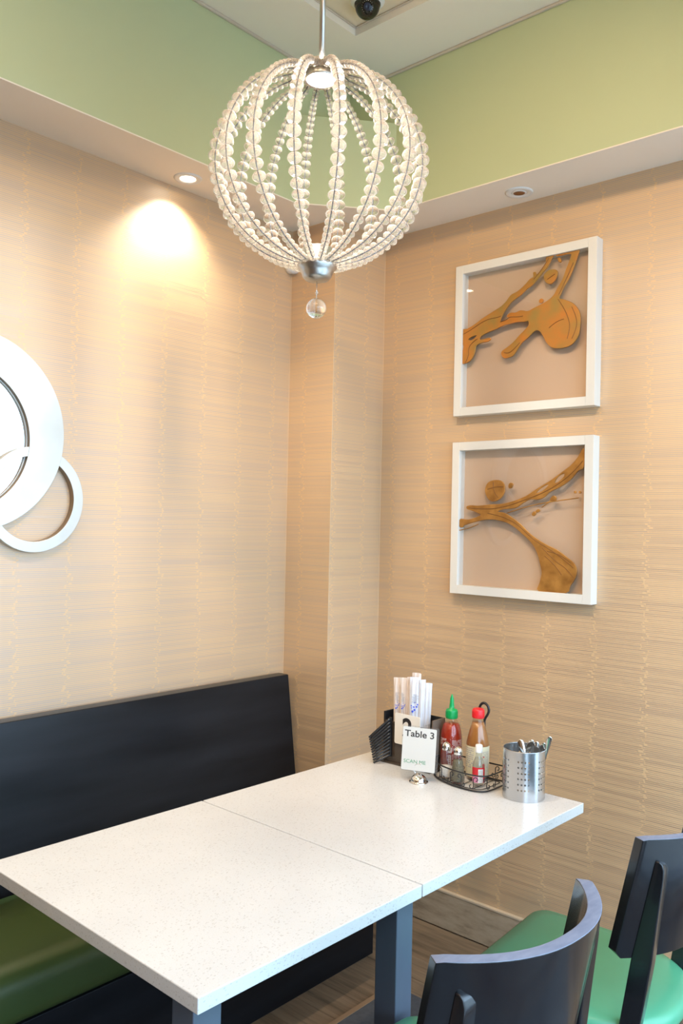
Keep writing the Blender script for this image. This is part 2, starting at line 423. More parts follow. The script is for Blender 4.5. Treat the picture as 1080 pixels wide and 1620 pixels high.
# ceiling: pale border round a raised cream tray
IX, IY = .4919, -.5014
cb = MB()
cb.box((GW, IX), (YB, -GW), (HC, HC + .03)); cb.box((IX, XW), (IY, -GW), (HC, HC + .03))
struct(cb.build('ceiling_border', 'white_paint'))
sbx('ceiling', (0, XW + .15), (YB, 0), (HC + .03, HC + .13), 'cream')
sbx('trim_4', (GW, GW + .010), (YB, -GW), (HC - .010, HC), 'bead_trim', bevel=.003)
sbx('trim_5', (GW + .010, XW), (-GW - .010, -GW), (HC - .010, HC), 'bead_trim', bevel=.003)
sbx('trim_6', (IX, IX + .006), (YB, IY), (HC + .023, HC + .030), 'bead_trim', bevel=.003)
sbx('trim_7', (IX + .006, XW), (IY - .006, IY), (HC + .023, HC + .030), 'bead_trim', bevel=.003)
# baseboard of brown stone with a pale cap
def baseboard(name, x, y, cap):
    o = sbx(name, x, y, (.003, .137), 'stone')
    bx('cap_strip', cap[0], cap[1], (.137, .143), 'seam', o); return o
X = CA
k = 0
for x1 in (.93, 1.56, 2.19, XW):        # separate stone lengths with a fine joint
    k += 1; baseboard('baseboard_back' if k == 1 else 'baseboard_back.%03d' % (k - 1), (X, x1 - .002), (-.014, 0), ((X, x1 - .002), (-.016, 0))); X = x1
baseboard('baseboard_left', (CA, CA + .014), (-CB, -.014), ((CA, CA + .016), (-CB, -.016)))

# floor planks, laid along the back wall
PW = .118
row = 0; y = -.015
while y > -2.9:
    x = CA - .9 + (row * .37) % .9
    while x < XW:
        L = random.uniform(.75, 1.15); x0, x1 = max(x, CA + .015 if y > -CB else .02), min(x + L, XW)
        if x1 - x0 > .05:
            b = MB(); b.box((x0 + .0007, x1 - .0007), (y - PW + .0009, y - .0003), (-.012, 0.0 - random.choice((0, .0004, .0007))))
            b.build('plank', FLOORS[random.randrange(3)], floor_)
        x += L
    y -= PW; row += 1
t = thing('floor_mat', 'flat dark grey floor mat under the white tables with a tan edge strip', 'mat', (0, 0, 0))
bx('mat_sheet', (.716, 2.45), (-3.0, -.455), (.0, .006), 'mat_grey', t, .002)
bx('edge_strip', (.698, .716), (-3.0, -.455), (.0, .0065), 'strip', t, .001, label='tan edge strip')

# ------------------------------------------------------------------ bench
BY = -.337; BN = -3.4
t = thing('bench', 'black wooden bench with olive green seat along the left wall', 'bench', (0, 0, 0))
bk = MB(); bk.prism([(.012, .0), (.155, .0), (.136, .43), (.067, .928), (.014, .928)], BN, BY, 'y')
bk.build('backrest', 'black_wood', t, .003)
bx('base', (.16, .5224), (BN, BY), (0.0, .3202), 'black_wood', t, .002)
pr = []
for (cx, cz, a0, a1, r) in ((.500, .362, -90, 0, .042), (.485, .405, 0, 90, .057)):
    for i in range(7):
        a = math.radians(a0 + (a1 - a0) * i / 6); pr.append((cx + r * math.cos(a), cz + r * math.sin(a)))
pr = [(.145, .3205)] + pr + [(.30, .468), (.145, .455)]
sc = MB(); m_ = len(pr)
sc.loft([[(px, yy, pz) for px, pz in pr] for yy in (BN, BY)], True)
sc.build('seat_cushion', 'olive_vinyl', t, label='olive green vinyl seat cushion')

# ------------------------------------------------------------------ tables
TX, TY, TA, TW, TL1, TL2, TH = 1.3493, -.4259, -.0118, .7599, .7567, .6059, .0286
def table_root(name, label, yoff, dx=0):
    c, s = math.cos(TA), math.sin(TA)
    return thing(name, label, 'table', (TX - s * yoff + dx * c, TY + c * yoff + dx * s, 0), TA)
def top(root, L):
    b = MB(); b.box((-TW, 0), (-L, 0), (.75 - TH, .75)); o = b.build('table_top', 'quartz', root, .0022, 3)
    b = MB(); b.box((-TW + .03, -.03), (-L + .03, -.03), (.75 - TH - .012, .75 - TH)); b.build('support_board', 'black_wood', root)
ta = table_root('dining_table', 'larger white speckled table by the corner, holding the condiments and sign', 0)
top(ta, TL1)
b = MB(); b.box((-.60, -.20), (-TL1 - .0, -TL1 + .10), (.66, .709)); b.build('support_bracket', 'black_wood', ta)
tb = table_root('dining_table', 'smaller bare white speckled table nearest the camera, on grey steel legs', -TL1 - .0035)
top(tb, TL2)
def leg(x, y0, y1):
    b = MB(); b.box((x - .060, x), (y0, y1), (.006, .709)); b.build('leg', 'steel_grey', tb, .003)
leg(-.040, -.034, .023); leg(-.040, -.583, -.521)
b = MB(); b.box((-.60, -.12), (-.05, -.02), (.675, .709)); b.build('support_bracket', 'black_wood', tb)

# ------------------------------------------------------------------ chairs
def outline(wx, yf, yr, k=1.0, n=44):
    """seat outline: straight front with small corner radii, round rear"""
    pts = []
    rc = .045
    for cx, cy, a0 in ((wx - rc, yf - rc, 0), (-wx + rc, yf - rc, 90)):
        for i in range(7):
            a = math.radians(a0 + 90 * i / 6); pts.append((cx + rc * math.cos(a), cy + rc * math.sin(a)))
    pts.append((-wx, .09)); pts.append((-wx, .05))
    for i in range(1, 24):
        a = PI + PI * i / 24; c_, s_ = math.cos(a), math.sin(a)
        pts.append((wx * math.copysign(abs(c_) ** .82, c_), .05 + (yr - .05) * -1 * (-(abs(s_) ** .82)) if False else .05 + (.05 - yr) * s_ * (abs(s_) ** -.18)))
    pts.append((wx, .05)); pts.append((wx, .09))
    return [(x * k, (y) * k) for x, y in pts]
ZT, ZBOT, RK = .885, .620, .215          # backrest top, bottom, rake
def arc_y(x):
    s = min(1, abs(x) / .207); return -(.182 + .103 * (1 - s ** 2.3))
def make_chair(label, loc, rz, yf=.232):
    t = thing('dining_chair', label, 'chair', loc, rz, 'black chairs with green seats along the table')
    # cushion
    b = MB(); R = []
    for k, z in ((.955, .423), (.985, .428), (1.0, .440), (1.0, .452), (.985, .462), (.94, .4695), (.80, .474), (.5, .477), (.2, .478)):
        R.append([(x, y, z) for x, y in outline(.226, yf, -.232, k)])
    b.loft(R); b.build('seat', 'green_vinyl', t, label='green vinyl seat cushion')
    b = MB(); b.loft([[(x, y, z) for x, y in outline(.226, yf, -.232, .93)] for z in (.385, .423)], False); b.build('seat_frame', 'black_lacquer', t)
    # curved backrest
    N, V = 28, 3; th = .025; rings = []
    b = MB(); n0 = 0
    def P(x, z, outer):
        y = arc_y(x); dx = 1e-3; sl = (arc_y(x + dx) - arc_y(x - dx)) / (2 * dx); sl = max(-1.6, min(1.6, sl))
        nx, ny = sl, -1.0; l = math.hypot(nx, ny); nx, ny = nx / l, ny / l
        o_ = th if outer else 0
        return (x + nx * o_, y + ny * o_ + (ZT - z) * RK, z)
    ring = []
    for i in range(N + 1):
        s = -1 + 2 * i / N; x = .207 * math.copysign(abs(s) ** .92, s)
        e = max(0, (abs(x) - .196) / .016); zb = ZBOT + .020 * e; zt = ZT - .004 * e
        ring.append([P(x, zb, 0), P(x, zb, 1), P(x, zt, 1), P(x, zt, 0)])
    b.loft(ring, False); bk = b.build('backrest', 'black_lacquer', t, .0018, 2)
    bk.data.materials.append(M['sheen_edge'])
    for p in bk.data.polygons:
        if p.normal.z > .7: p.material_index = 1  # top faces take the paler blue that paints the sheen
    # rear posts with rounded tops, outside the backrest, running down into the rear legs
    for sx in (-1, 1):
        px = sx * .180; w_ = .0155
        def py(z): return arc_y(px) - .024 + (ZT - z) * RK
        prof = [(.838, .004), (.832, .013), (.820, .019), (.800, .022)]
        R = []
        for z, tk in prof + [(.70, .031), (ZBOT, .039), (.52, .039), (.44, .037)]:
            y = py(max(z, ZBOT)) + max(0, ZBOT - z) * .16; R.append([(px - w_, y + .004, z), (px + w_, y + .004, z), (px + w_, y - tk, z), (px - w_, y - tk, z)])
        yk = py(ZBOT) + (ZBOT - .44) * .16
        for z, dy, tk in ((.36, .008, .030), (.20, -.012, .026), (.0, -.045, .022)):
            R.append([(px - w_, yk + dy + .004, z), (px + w_, yk + dy + .004, z), (px + w_, yk + dy - tk, z), (px - w_, yk + dy - tk, z)])
        b = MB(); b.loft(R, False); b.build('rear_post', 'black_lacquer', t, .003, 2)
        b = MB(); b.loft([[(sx * .185 + a * .015, .185 + c * .015, z) for a, c in ((-1, -1), (1, -1), (1, 1), (-1, 1))] if z > .1 else
                          [(sx * .195 + a * .011, .197 + c * .011, z) for a, c in ((-1, -1), (1, -1), (1, 1), (-1, 1))] for z in (.0, .39)], False)
        b.build('front_leg', 'black_lacquer', t, .002)
    for x in (-.150, .150):
        b = MB(); b.box((x * 1.1 - .009, x * 1.1 + .009), (-.16, .185), (.20, .225)); b.build('stretcher', 'black_lacquer', t)
    return t
# local +y is the front; the chairs face the table (world -x)
make_chair('black chair nearest the camera, only its curved back and a sliver of seat in view', (1.510, -1.407, 0), PI / 2 - .08, .214)
make_chair('black chair by the back wall with its glossy green seat in view', (1.509, -.736, 0), PI / 2 + .06)

# ------------------------------------------------------------------ wall mirror of overlapping rings
t = thing('ring_mirror', 'round mirror in a pale silver frame of overlapping rings on the left wall', 'mirror', (0, 0, 0))
def annulus(name, cy, cz, ro, iy, iz, ri, x0, x1, seg=96, keep=None):
    b = MB()
    def c(y, z, r, i): a = 2 * PI * i / seg; return (y + r * math.cos(a), z + r * math.sin(a))
    for i in range(seg):
        o0, o1, i0, i1 = c(cy, cz, ro, i), c(cy, cz, ro, i + 1), c(iy, iz, ri, i), c(iy, iz, ri, i + 1)
        b.quad((x1, *o0), (x1, *o1), (x1, *i1), (x1, *i0)); b.quad((x0, *o0), (x0, *i0), (x0, *i1), (x0, *o1))
        b.quad((x0, *o0), (x0, *o1), (x1, *o1), (x1, *o0)); b.quad((x0, *i0), (x1, *i0), (x1, *i1), (x0, *i1))
    me = b.mesh(name); bm = bmesh.new(); bm.from_mesh(me); bmesh.ops.remove_doubles(bm, verts=bm.verts, dist=1e-5)
    bmesh.ops.recalc_face_normals(bm, faces=bm.faces); bm.to_mesh(me); bm.free()
    me.materials.append(M['mirror_frame']); me.materials.append(M['mirror_side'])
    for p in me.polygons:
        cc = p.center; d = math.hypot(cc[1] - iy, cc[2] - iz)
        if abs(p.normal.x) < .5 and d < ri * 1.02: p.material_index = 1
    return put(name, me, t, .0012, 2)
annulus('large_ring', -1.5979, 1.7741, .2937, -1.6348, 1.7535, .2177, .0, .026)
annulus('small_ring', -1.3925, 1.5795, .1608, -1.3947, 1.5815, .1300, .0, .0248)
annulus('dark_liner', -1.6348, 1.7535, .2182, -1.6348, 1.7535, .2130, .0, .013)
b = MB(); b.prism([(-1.6348 + .2165 * math.cos(2 * PI * i / 72), 1.7535 + .2165 * math.sin(2 * PI * i / 72)) for i in range(72)], .004, .008, 'x')
b.build('mirror_glass', 'mirror', t)

# ------------------------------------------------------------------ framed gold splashes
ART1=[[(0.6444,2.2618),(0.6714,2.2638),(0.7045,2.2762),(0.7338,2.2918),(0.7596,2.3021),(0.7883,2.3145),(0.8135,2.3245),(0.8352,2.3405),(0.8535,2.3596),(0.8811,2.3687),(0.9082,2.3859),(0.929,2.4039),(0.9438,2.4094),(0.9417,2.4243),(0.9489,2.4252),(0.9556,2.4153),(0.973,2.4309),(0.9902,2.4517),(0.9927,2.4726),(1.0188,2.4755),(1.0104,2.4612),(0.9964,2.4372),(0.9791,2.4218),(0.9589,2.4013),(0.9384,2.3833),(0.9176,2.3734),(0.8966,2.3579),(0.8724,2.3455),(0.854,2.3347),(0.8357,2.3156),(0.8204,2.2958),(0.8103,2.2685),(0.8367,2.2713),(0.8491,2.2772),(0.8395,2.2874),(0.8518,2.2955),(0.8735,2.2933),(0.8948,2.2983),(0.9223,2.2914),(0.9461,2.2985),(0.9756,2.3074),(1.0046,2.3187),(1.0245,2.334),(1.0356,2.3533),(1.055,2.3815),(1.0685,2.4158),(1.0792,2.44),(1.0844,2.4651),(1.0333,2.4673),(1.0343,2.4761),(1.0813,2.4762),(1.1131,2.476),(1.1069,2.4502),(1.0964,2.4211),(1.083,2.3922),(1.0721,2.3733),(1.0583,2.3547),(1.0474,2.3329),(1.042,2.318),(1.0621,2.3095),(1.0905,2.2945),(1.1103,2.2732),(1.1208,2.2457),(1.1199,2.2045),(1.1149,2.1793),(1.0987,2.1581),(1.0765,2.1479),(1.0482,2.1461),(1.0195,2.1523),(1.0018,2.1677),(0.9897,2.1879),(0.9776,2.2082),(0.9644,2.2196),(0.9478,2.2176),(0.9242,2.1992),(0.9003,2.1833),(0.8824,2.161),(0.8674,2.1437),(0.852,2.1372),(0.8302,2.137),(0.8192,2.1521),(0.8233,2.1627),(0.845,2.1738),(0.8695,2.1899),(0.8936,2.2113),(0.9145,2.2275),(0.9275,2.2419),(0.926,2.2573),(0.9109,2.2579),(0.8803,2.2606),(0.8495,2.2585),(0.8245,2.2565),(0.793,2.247),(0.761,2.2402),(0.7319,2.23),(0.7243,2.2169),(0.7421,2.2146),(0.7615,2.2177),(0.7713,2.2136),(0.7617,2.2065),(0.7325,2.2046),(0.7096,2.1962),(0.7048,2.1741),(0.694,2.1527),(0.6776,2.1403),(0.6575,2.1357),(0.6472,2.1408),(0.6499,2.1721),(0.656,2.2),(0.6452,2.2243)],[(0.6743,2.2234),(0.6888,2.2329),(0.712,2.2355),(0.7056,2.225),(0.6892,2.2175)]]
ART1_DABS=[[(0.9836,2.4022),(0.9909,2.4169),(1.0083,2.4228),(1.0286,2.418),(1.0345,2.4063),(1.0263,2.3866),(1.0121,2.3759),(0.9946,2.3805)],[(0.967,2.3221),(0.974,2.3274),(0.9811,2.3225),(0.9783,2.3149),(0.9695,2.3153)],[(1.0352,2.459),(1.045,2.4545),(1.0464,2.4437),(1.0395,2.4466)]]
ART1_RIDGES=[[(0.6549,2.246),(0.6949,2.2605),(0.7211,2.2739),(0.7599,2.288),(0.8048,2.287),(0.8142,2.2912)],[(0.6642,2.1361),(0.6805,2.1599),(0.6765,2.186),(0.6894,2.2072),(0.7157,2.2209)],[(0.8115,2.2694),(0.8367,2.2713),(0.8489,2.2833),(0.8861,2.2761),(0.9044,2.2778)],[(1.0392,2.3158),(1.0626,2.2806),(1.0803,2.2413),(1.0865,2.2091),(1.076,2.174)],[(1.0065,2.2202),(1.0349,2.2426),(1.0633,2.2438)],[(1.0907,2.2814),(1.108,2.2476),(1.1116,2.2056),(1.0928,2.1718)],[(0.9973,2.3918),(1.026,2.4052)],[(1.0417,2.3312),(1.0719,2.3838),(1.0934,2.4321)],[(0.8298,2.1564),(0.8456,2.149),(0.8701,2.1625),(0.8942,2.1841)],[(0.944,2.4012),(0.9732,2.4255),(1.0016,2.4655)]]
ART2=[[(0.6841,1.5989),(0.7017,1.6025),(0.7327,1.6008),(0.7833,1.6053),(0.8329,1.608),(0.8812,1.6182),(0.9284,1.635),(0.9561,1.6516),(0.9925,1.672),(1.0284,1.6921),(1.0636,1.7159),(1.0982,1.7394),(1.1236,1.7668),(1.142,1.7942),(1.1431,1.7341),(1.1245,1.7226),(1.0991,1.6949),(1.0645,1.6711),(1.0202,1.6511),(1.0024,1.6347),(0.9752,1.6248),(0.9473,1.6265),(0.9194,1.614),(0.8913,1.597),(0.8625,1.5926),(0.8333,1.5899),(0.8138,1.5795),(0.8434,1.5754),(0.8826,1.5545),(0.9116,1.5338),(0.9499,1.5011),(1.0057,1.4695),(1.0511,1.4506),(1.0868,1.4277),(1.1133,1.4087),(1.1249,1.3852),(1.1186,1.3568),(1.1018,1.3316),(1.0848,1.3062),(0.9863,1.3057),(0.9902,1.3366),(0.9968,1.3701),(0.9889,1.4027),(0.979,1.4354),(0.9599,1.468),(0.9218,1.5004),(0.8831,1.5291),(0.844,1.5455),(0.7945,1.5534),(0.7543,1.5502),(0.7032,1.5389),(0.672,1.5295),(0.6669,1.5223),(0.6531,1.5247),(0.6507,1.538),(0.6578,1.5515),(0.6925,1.5493),(0.7336,1.5613),(0.7436,1.5702),(0.7125,1.5831),(0.6864,1.59)],[(0.9673,1.6473),(0.9836,1.6638),(1.0106,1.6776),(1.0153,1.6717),(0.9929,1.6529),(0.9701,1.6448)],[(1.0375,1.6837),(1.0505,1.704),(1.0724,1.7141),(1.0744,1.7035),(1.0553,1.6851),(1.0421,1.6796)]]
ART2_DABS=[[(0.762,1.6576),(0.7715,1.6836),(0.7964,1.6936),(0.8262,1.6914),(0.8413,1.674),(0.8399,1.6483),(0.8226,1.6269),(0.7931,1.6183),(0.7727,1.6314)],[(0.8588,1.6755),(0.8654,1.6839),(0.8751,1.6795),(0.8705,1.6676),(0.8609,1.666)],[(0.954,1.5722),(0.9622,1.5815),(0.9688,1.5765),(0.9616,1.5673)],[(0.9695,1.5848),(0.9786,1.5899),(0.9833,1.5849),(0.9742,1.5799)],[(1.1121,1.6511),(1.1172,1.6511),(1.1173,1.6462),(1.1122,1.6463)],[(1.1293,1.651),(1.1344,1.6509),(1.1345,1.6461),(1.1294,1.6461)],[(1.0226,1.6222),(1.034,1.6362),(1.0457,1.6304),(1.0406,1.6197)]]
ART2_THREADS=[[(0.8531,1.5755),(0.9291,1.5997),(1.0209,1.6165),(1.128,1.6293)],[(0.9913,1.5966),(1.0209,1.6181),(1.0387,1.6263)],[(0.6492,1.5094),(0.6933,1.5175),(0.7189,1.5286),(0.7342,1.5341)]]
ART2_RIDGES=[[(0.6915,1.5936),(0.7636,1.5878),(0.8429,1.5968),(0.9099,1.6182),(0.9749,1.639),(1.0467,1.6713),(1.1159,1.7228),(1.141,1.7542)],[(0.774,1.5748),(0.8437,1.5626),(0.9021,1.5337),(0.9595,1.4847),(1.0151,1.4575),(1.0693,1.4269),(1.1136,1.3927)],[(0.9969,1.4568),(1.0429,1.4135),(1.0875,1.3913),(1.1142,1.3605)],[(1.0153,1.4451),(1.069,1.4391),(1.1046,1.4083)],[(0.772,1.6618),(0.8117,1.6744),(0.8365,1.6698)],[(0.7965,1.6876),(0.7923,1.653),(0.8176,1.6312)],[(1.0066,1.4283),(1.0521,1.3976),(1.0704,1.3661)]]

def smooth(P, n=5, closed=True):
    out = []; m = len(P)
    for i in range(m if closed else m - 1):
        p0, p1, p2, p3 = (Vector(P[(i + j) % m]) if closed else Vector(P[max(0, min(m - 1, i + j))]) for j in (-1, 0, 1, 2))
        for k in range(n):
            t_ = k / n; out.append(.5 * ((2 * p1) + (-p0 + p2) * t_ + (2 * p0 - 5 * p1 + 4 * p2 - p3) * t_ ** 2 + (-p0 + 3 * p1 - 3 * p2 + p3) * t_ ** 3))
    if not closed: out.append(Vector(P[-1]))
    return out
def flat_art(name, loops, z_unused, m, parent, y, d=.0012, bev=.0016):
    c = bpy.data.curves.new(name, 'CURVE'); c.dimensions = '2D'; c.fill_mode = 'BOTH'; c.extrude = d; c.bevel_depth = bev; c.bevel_resolution = 2
    for L in loops:
        Q = smooth([(x, z, 0) for x, z in L], 3); s = c.splines.new('POLY'); s.points.add(len(Q) - 1); s.use_cyclic_u = True
        for p, v in zip(s.points, Q): p.co = (v.x, v.y, 0, 1)
    c.materials.append(M[m]); o = bpy.data.objects.new(name, c); COL.objects.link(o); o.parent = parent
    o.rotation_euler = (PI / 2, 0, 0); o.location = (0, y, 0); return o
def threads(name, lines, r, m, parent, y):
    c = bpy.data.curves.new(name, 'CURVE'); c.dimensions = '3D'; c.bevel_depth = r; c.bevel_resolution = 2
    for L in lines:
        s = c.splines.new('NURBS'); s.points.add(len(L) - 1); s.order_u = 3; s.use_endpoint_u = True; s.resolution_u = 6
        for p, (x, z) in zip(s.points, L): p.co = (x, y, z, 1)
    c.materials.append(M[m]); o = bpy.data.objects.new(name, c); COL.objects.link(o); o.parent = parent; return o
def picture(label, z0, z1, loops, dabs, ridges, lines, m):
    t = thing('framed_art', label, 'picture', (0, 0, 0), 0, 'white square frames on the back wall')
    x0, x1, D, w_ = .6206, 1.1822, .0451, .0315
    b = MB()
    b.box((x0, x0 + w_), (-D, 0), (z0, z1)); b.box((x1 - w_, x1), (-D, 0), (z0, z1))
    b.box((x0 + w_, x1 - w_), (-D, 0), (z0, z0 + w_)); b.box((x0 + w_, x1 - w_), (-D, 0), (z1 - w_, z1))
    b.build('frame', 'frame_white', t, .0008, 1)
    bx('backing_sheet', (x0 + w_ * .5, x1 - w_ * .5), (-.006, -.005), (z0 + w_ * .5, z1 - w_ * .5), 'frosted', t)
    bx('glass', (x0 + w_ * .8, x1 - w_ * .8), (-.0315, -.0295), (z0 + w_ * .8, z1 - w_ * .8), 'picture_glass', t)
    a = flat_art('gold_splash', loops, 0, m, t, -.034)
    for L in dabs: flat_art('gold_drop', [L], 0, m, t, -.034)
    threads('raised_ridge', ridges, .0014, 'gold_edge', t, -.0368)
    if lines: threads('thin_gold_thread', lines, .0018, m, t, -.035)
picture('upper white frame with an orange gold splash ending in a round blob', 1.9377, 2.503, ART1, ART1_DABS, ART1_RIDGES, None, 'gold_orange')
picture('lower white frame with a brown gold forked splash and a detached dot', 1.2735, 1.839, ART2, ART2_DABS, ART2_RIDGES, ART2_THREADS, 'gold')

# ------------------------------------------------------------------ small fixtures above
def downlight(label, loc, on):
    t = thing('recessed_downlight', label, 'ceiling light', loc, 0, 'recessed soffit downlights')
    b = MB(); b.lathe([(.026, .0005), (.026, -.0025), (.030, -.0045), (.040, -.0050), (.046, -.0045), (.0485, -.0010), (.0485, .0)], 40, cap=False); b.build('trim_ring', 'white_plastic', t)
    if on:
        b = MB(); b.lathe([(.0, -.0015), (.0262, -.0012)], 32, cap=False); b.build('lens', 'lamp_on', t)
    else:
        b = MB(); b.lathe([(.026, -.0006), (.0255, -.004), (.0205, -.0055), (.0195, -.003)], 32, cap=False); b.build('gimbal_ring', 'white_plastic', t)
        b = MB(); b.lathe([(.0, -.0009), (.010, -.0015), (.0198, -.0045)], 32, cap=False); b.build('reflector', 'bronze', t)
    return t
downlight('lit recessed downlight with a hot spot on the left wall', (.0920, -.902, HS), True)
downlight('unlit recessed downlight with a bronze reflector above the pictures', (.9124, -.0935, HS), False)
sp = light('downlight_beam', 'SPOT', (.092, -.902, HS - .012), 30.0, (1.0, .88, .72), spot_size=math.radians(118), spot_blend=.9, shadow_soft_size=.022)
sp.rotation_euler = (0, math.radians(4), 0)
for yy in (-2.35, -3.8):     # the same row goes on out of frame
    downlight('lit recessed downlight further along the left soffit, %s' % ('second in the row' if yy > -3 else 'last in the row'), (.092, yy, HS), True)
    light('downlight_beam', 'SPOT', (.092, yy, HS - .012), 30.0, (1.0, .88, .72), spot_size=math.radians(118), spot_blend=.9, shadow_soft_size=.022)

t = downlight('added ceiling spot, out of view, that brightens the back wall', (2.0, -2.0, HC), True)
ps = light('added_wall_spot', 'SPOT', (2.0, -2.0, HC - .03), 110, (1.0, .70, .42), spot_size=math.radians(84), spot_blend=.9, shadow_soft_size=.09)  # unseen spot added to warm and brighten the back wall
ps.rotation_euler = (Vector((2.0, -2.0, HC - .03)) - Vector((.85, 0, 1.75))).to_track_quat('Z', 'Y').to_euler()
t = thing('dome_camera', 'black dome security camera on the ceiling beside the lamp rod', 'camera', (.620, -.590, HC + .030))
b = MB(); b.lathe([(.057, 0), (.057, -.004), (.050, -.009), (.046, -.013), (.044, -.014)], 40, cap=False); b.build('mount', 'white_plastic', t)
b = MB(); b.lathe([(.0430, -.010), (.0425, -.018)] + [(.0405 * math.cos(a), -.020 - .040 * math.sin(a)) for a in [i * PI / 20 for i in range(11)]], 36, cap=False); b.build('dome', 'dome_black', t)
lens_dir = (Vector((2.408, -2.674, 1.53)) - Vector((.620, -.590, HC - .006))).normalized()
q = lens_dir.to_track_quat('Z', 'Y').to_matrix().to_4x4()
b = MB(); b.lathe([(.0125, .030), (.0125, .042), (.008, .0425), (0, .0415)], 20, c=(0, 0, -.020), cap=False, mtx=q); b.build('lens_module', 'lens', t)
for i in range(14):
    a = math.radians(-50 + 280 * i / 13); bb = MB()
    pdir = (q @ Vector((math.cos(a) * .48, math.sin(a) * .48, 1))).normalized() * .0412
    bb.lathe([(0, -.0014), (.0014, 0), (0, .0014)], 6, c=pdir + Vector((0, 0, -.020)), cap=False); bb.build('infrared_led', 'led', t)
# small sensor in the corner under the soffit, mostly behind the lamp
t = thing('corner_sensor', 'small pale sensor on the column corner behind the lamp cap', 'sensor', (.018, -CB - .012, 2.535))
b = MB(); b.lathe([(0, -.012), (.020, -.010), (.030, .0), (.030, .026), (.022, .032), (0, .033)], 24, cap=False); b.build('housing', 'white_plastic', t)

# ------------------------------------------------------------------ beaded globe pendant
CC = Vector((.9365, -1.1340, 2.4300)); RG = .2635; RV = .2460
t = thing('bead_chandelier', 'large round pendant lamp of clear crystal bead strands over the table', 'lamp', CC)
b = MB(); b.lathe([(.0075, .279), (.0075, HC - CC.z - .02)], 16); b.build('rod', 'brushed', t)
b = MB(); b.lathe([(.055, HC - CC.z), (.055, HC - CC.z - .018), (.010, HC - CC.z - .024)], 32); b.build('canopy', 'brushed', t)
b = MB(); b.lathe([(.0365, .229), (.0435, .227), (.0440, .232), (.0430, .244), (.020, .250), (.016, .256), (.016, .275), (.010, .280)], 36, cap=False); b.build('lamp_housing', 'brushed', t)
b = MB(); b.lathe([(0, .2265), (.025, .2270), (.0370, .2310)], 36, cap=False); b.build('led_disc', 'puck_on', t)
b = MB(); b.lathe([(.0, -0.2020), (.036, -0.2020), (.038, -0.2040), (.038, -0.2320), (.045, -0.2380), (.050, -0.2410), (.0510, -0.2470), (.0500, -0.2540), (.043, -0.2600), (.040, -0.2670), (.037, -0.2760), (.030, -0.2840), (.010, -0.2870), (0, -0.2872)], 40, cap=False); b.build('bottom_cap', 'brushed', t)
b = MB(); b.tube([(0, 0, -.286), (.0, 0, -.332)], .0011, 6); b.tube([(.004 * math.cos(a), 0, -.316 + .004 * math.sin(a)) for a in [i * PI / 6 for i in range(12)]], .0008, 5, True)
b.build('hanging_wire', 'chrome', t)
b = MB(); b.lathe([(.0255 * math.sin(i * PI / 24), -.3565 + .0255 * math.cos(i * PI / 24)) for i in range(25)], 40, cap=False); b.build('crystal_ball', 'ball', t, label='clear crystal ball drop')
# strand: hooks over at the top, follows the globe, tucks into the bottom cap
def bead_mesh(fl):
    b = MB(); b.lathe([(1.0 * math.sin(i * PI / 8), fl * math.cos(i * PI / 8)) for i in range(9)], 14, cap=False); return b.mesh('bead')
bead_me = bead_mesh(.80); bead_me.materials.append(M['bead'])
small_me = bead_mesh(.95); small_me.materials.append(M['bead'])
path = [(.030, .243), (.031, .250), (.038, .256), (.050, .254)]
n = 60
for i in range(n + 1):
    a = math.radians(16 + (170 - 16) * i / n); path.append((RG * math.sin(a), RV * math.cos(a)))
path.append((.040, -.2430))
seg = [0]
for i in range(1, len(path)): seg.append(seg[-1] + math.hypot(path[i][0] - path[i - 1][0], path[i][1] - path[i - 1][1]))
def at(s):
    s = max(0, min(seg[-1] - 1e-6, s))
    for i in range(1, len(seg)):
        if s <= seg[i]:
            k = (s - seg[i - 1]) / (seg[i] - seg[i - 1]); a, c = path[i - 1], path[i]
            return (a[0] + (c[0] - a[0]) * k, a[1] + (c[1] - a[1]) * k, c[0] - a[0], c[1] - a[1])
def dia(z):
    k = max(0, 1 - (abs(z + .01) / RG) ** 1.7); return .0155 + .0205 * k ** 1.05
beads = []; s = .006
while s < seg[-1] - .004:
    x, z, dx, dz = at(s); d = dia(z)
    if s < .06: d = .020
    x, z, dx, dz = at(s + d * .41); d2 = max(d, dia(z)) if s >= .06 else d
    beads.append((x, z, d2, math.atan2(dx, dz))); s += d2 * .815
big = set(sorted(range(len(beads)), key=lambda i: -beads[i][2])[:18])
SM = MB(); nst = 16
view = Vector((2.408, -2.674, 1.53)) - CC; va = math.atan2(view.y, view.x)
for k in range(nst):
    a = va + math.radians(9.5 + 22.5 * k); ca, sa = math.cos(a), math.sin(a)
    b = MB(); b.tube([(p[0] * ca, p[0] * sa, p[1]) for p in path], .0013, 6); wi = b.build('strand', 'steel_grey', t)
    for i, (x, z, d, an) in enumerate(beads):
        rot = Matrix.Rotation(a, 4, 'Z') @ Matrix.Rotation(an, 4, 'Y')
        if i in big:
            o = bpy.data.objects.new('bead', bead_me); COL.objects.link(o); o.parent = wi
            o.location = (x * ca, x * sa, z); o.scale = (d / 2,) * 3; o.rotation_euler = rot.to_euler()
        else:
            n0 = len(SM.v); SM.v += [tuple((rot @ (v.co * d / 2)) + Vector((x * ca, x * sa, z))) for v in small_me.vertices]
            for p in small_me.polygons: SM.f.append(tuple(n0 + q_ for q_ in p.vertices)); SM.sm.append(True)
o = SM.build('small_beads', 'bead', t); o['kind'] = 'stuff'

# ------------------------------------------------------------------ things on the table
ZT_ = .7503
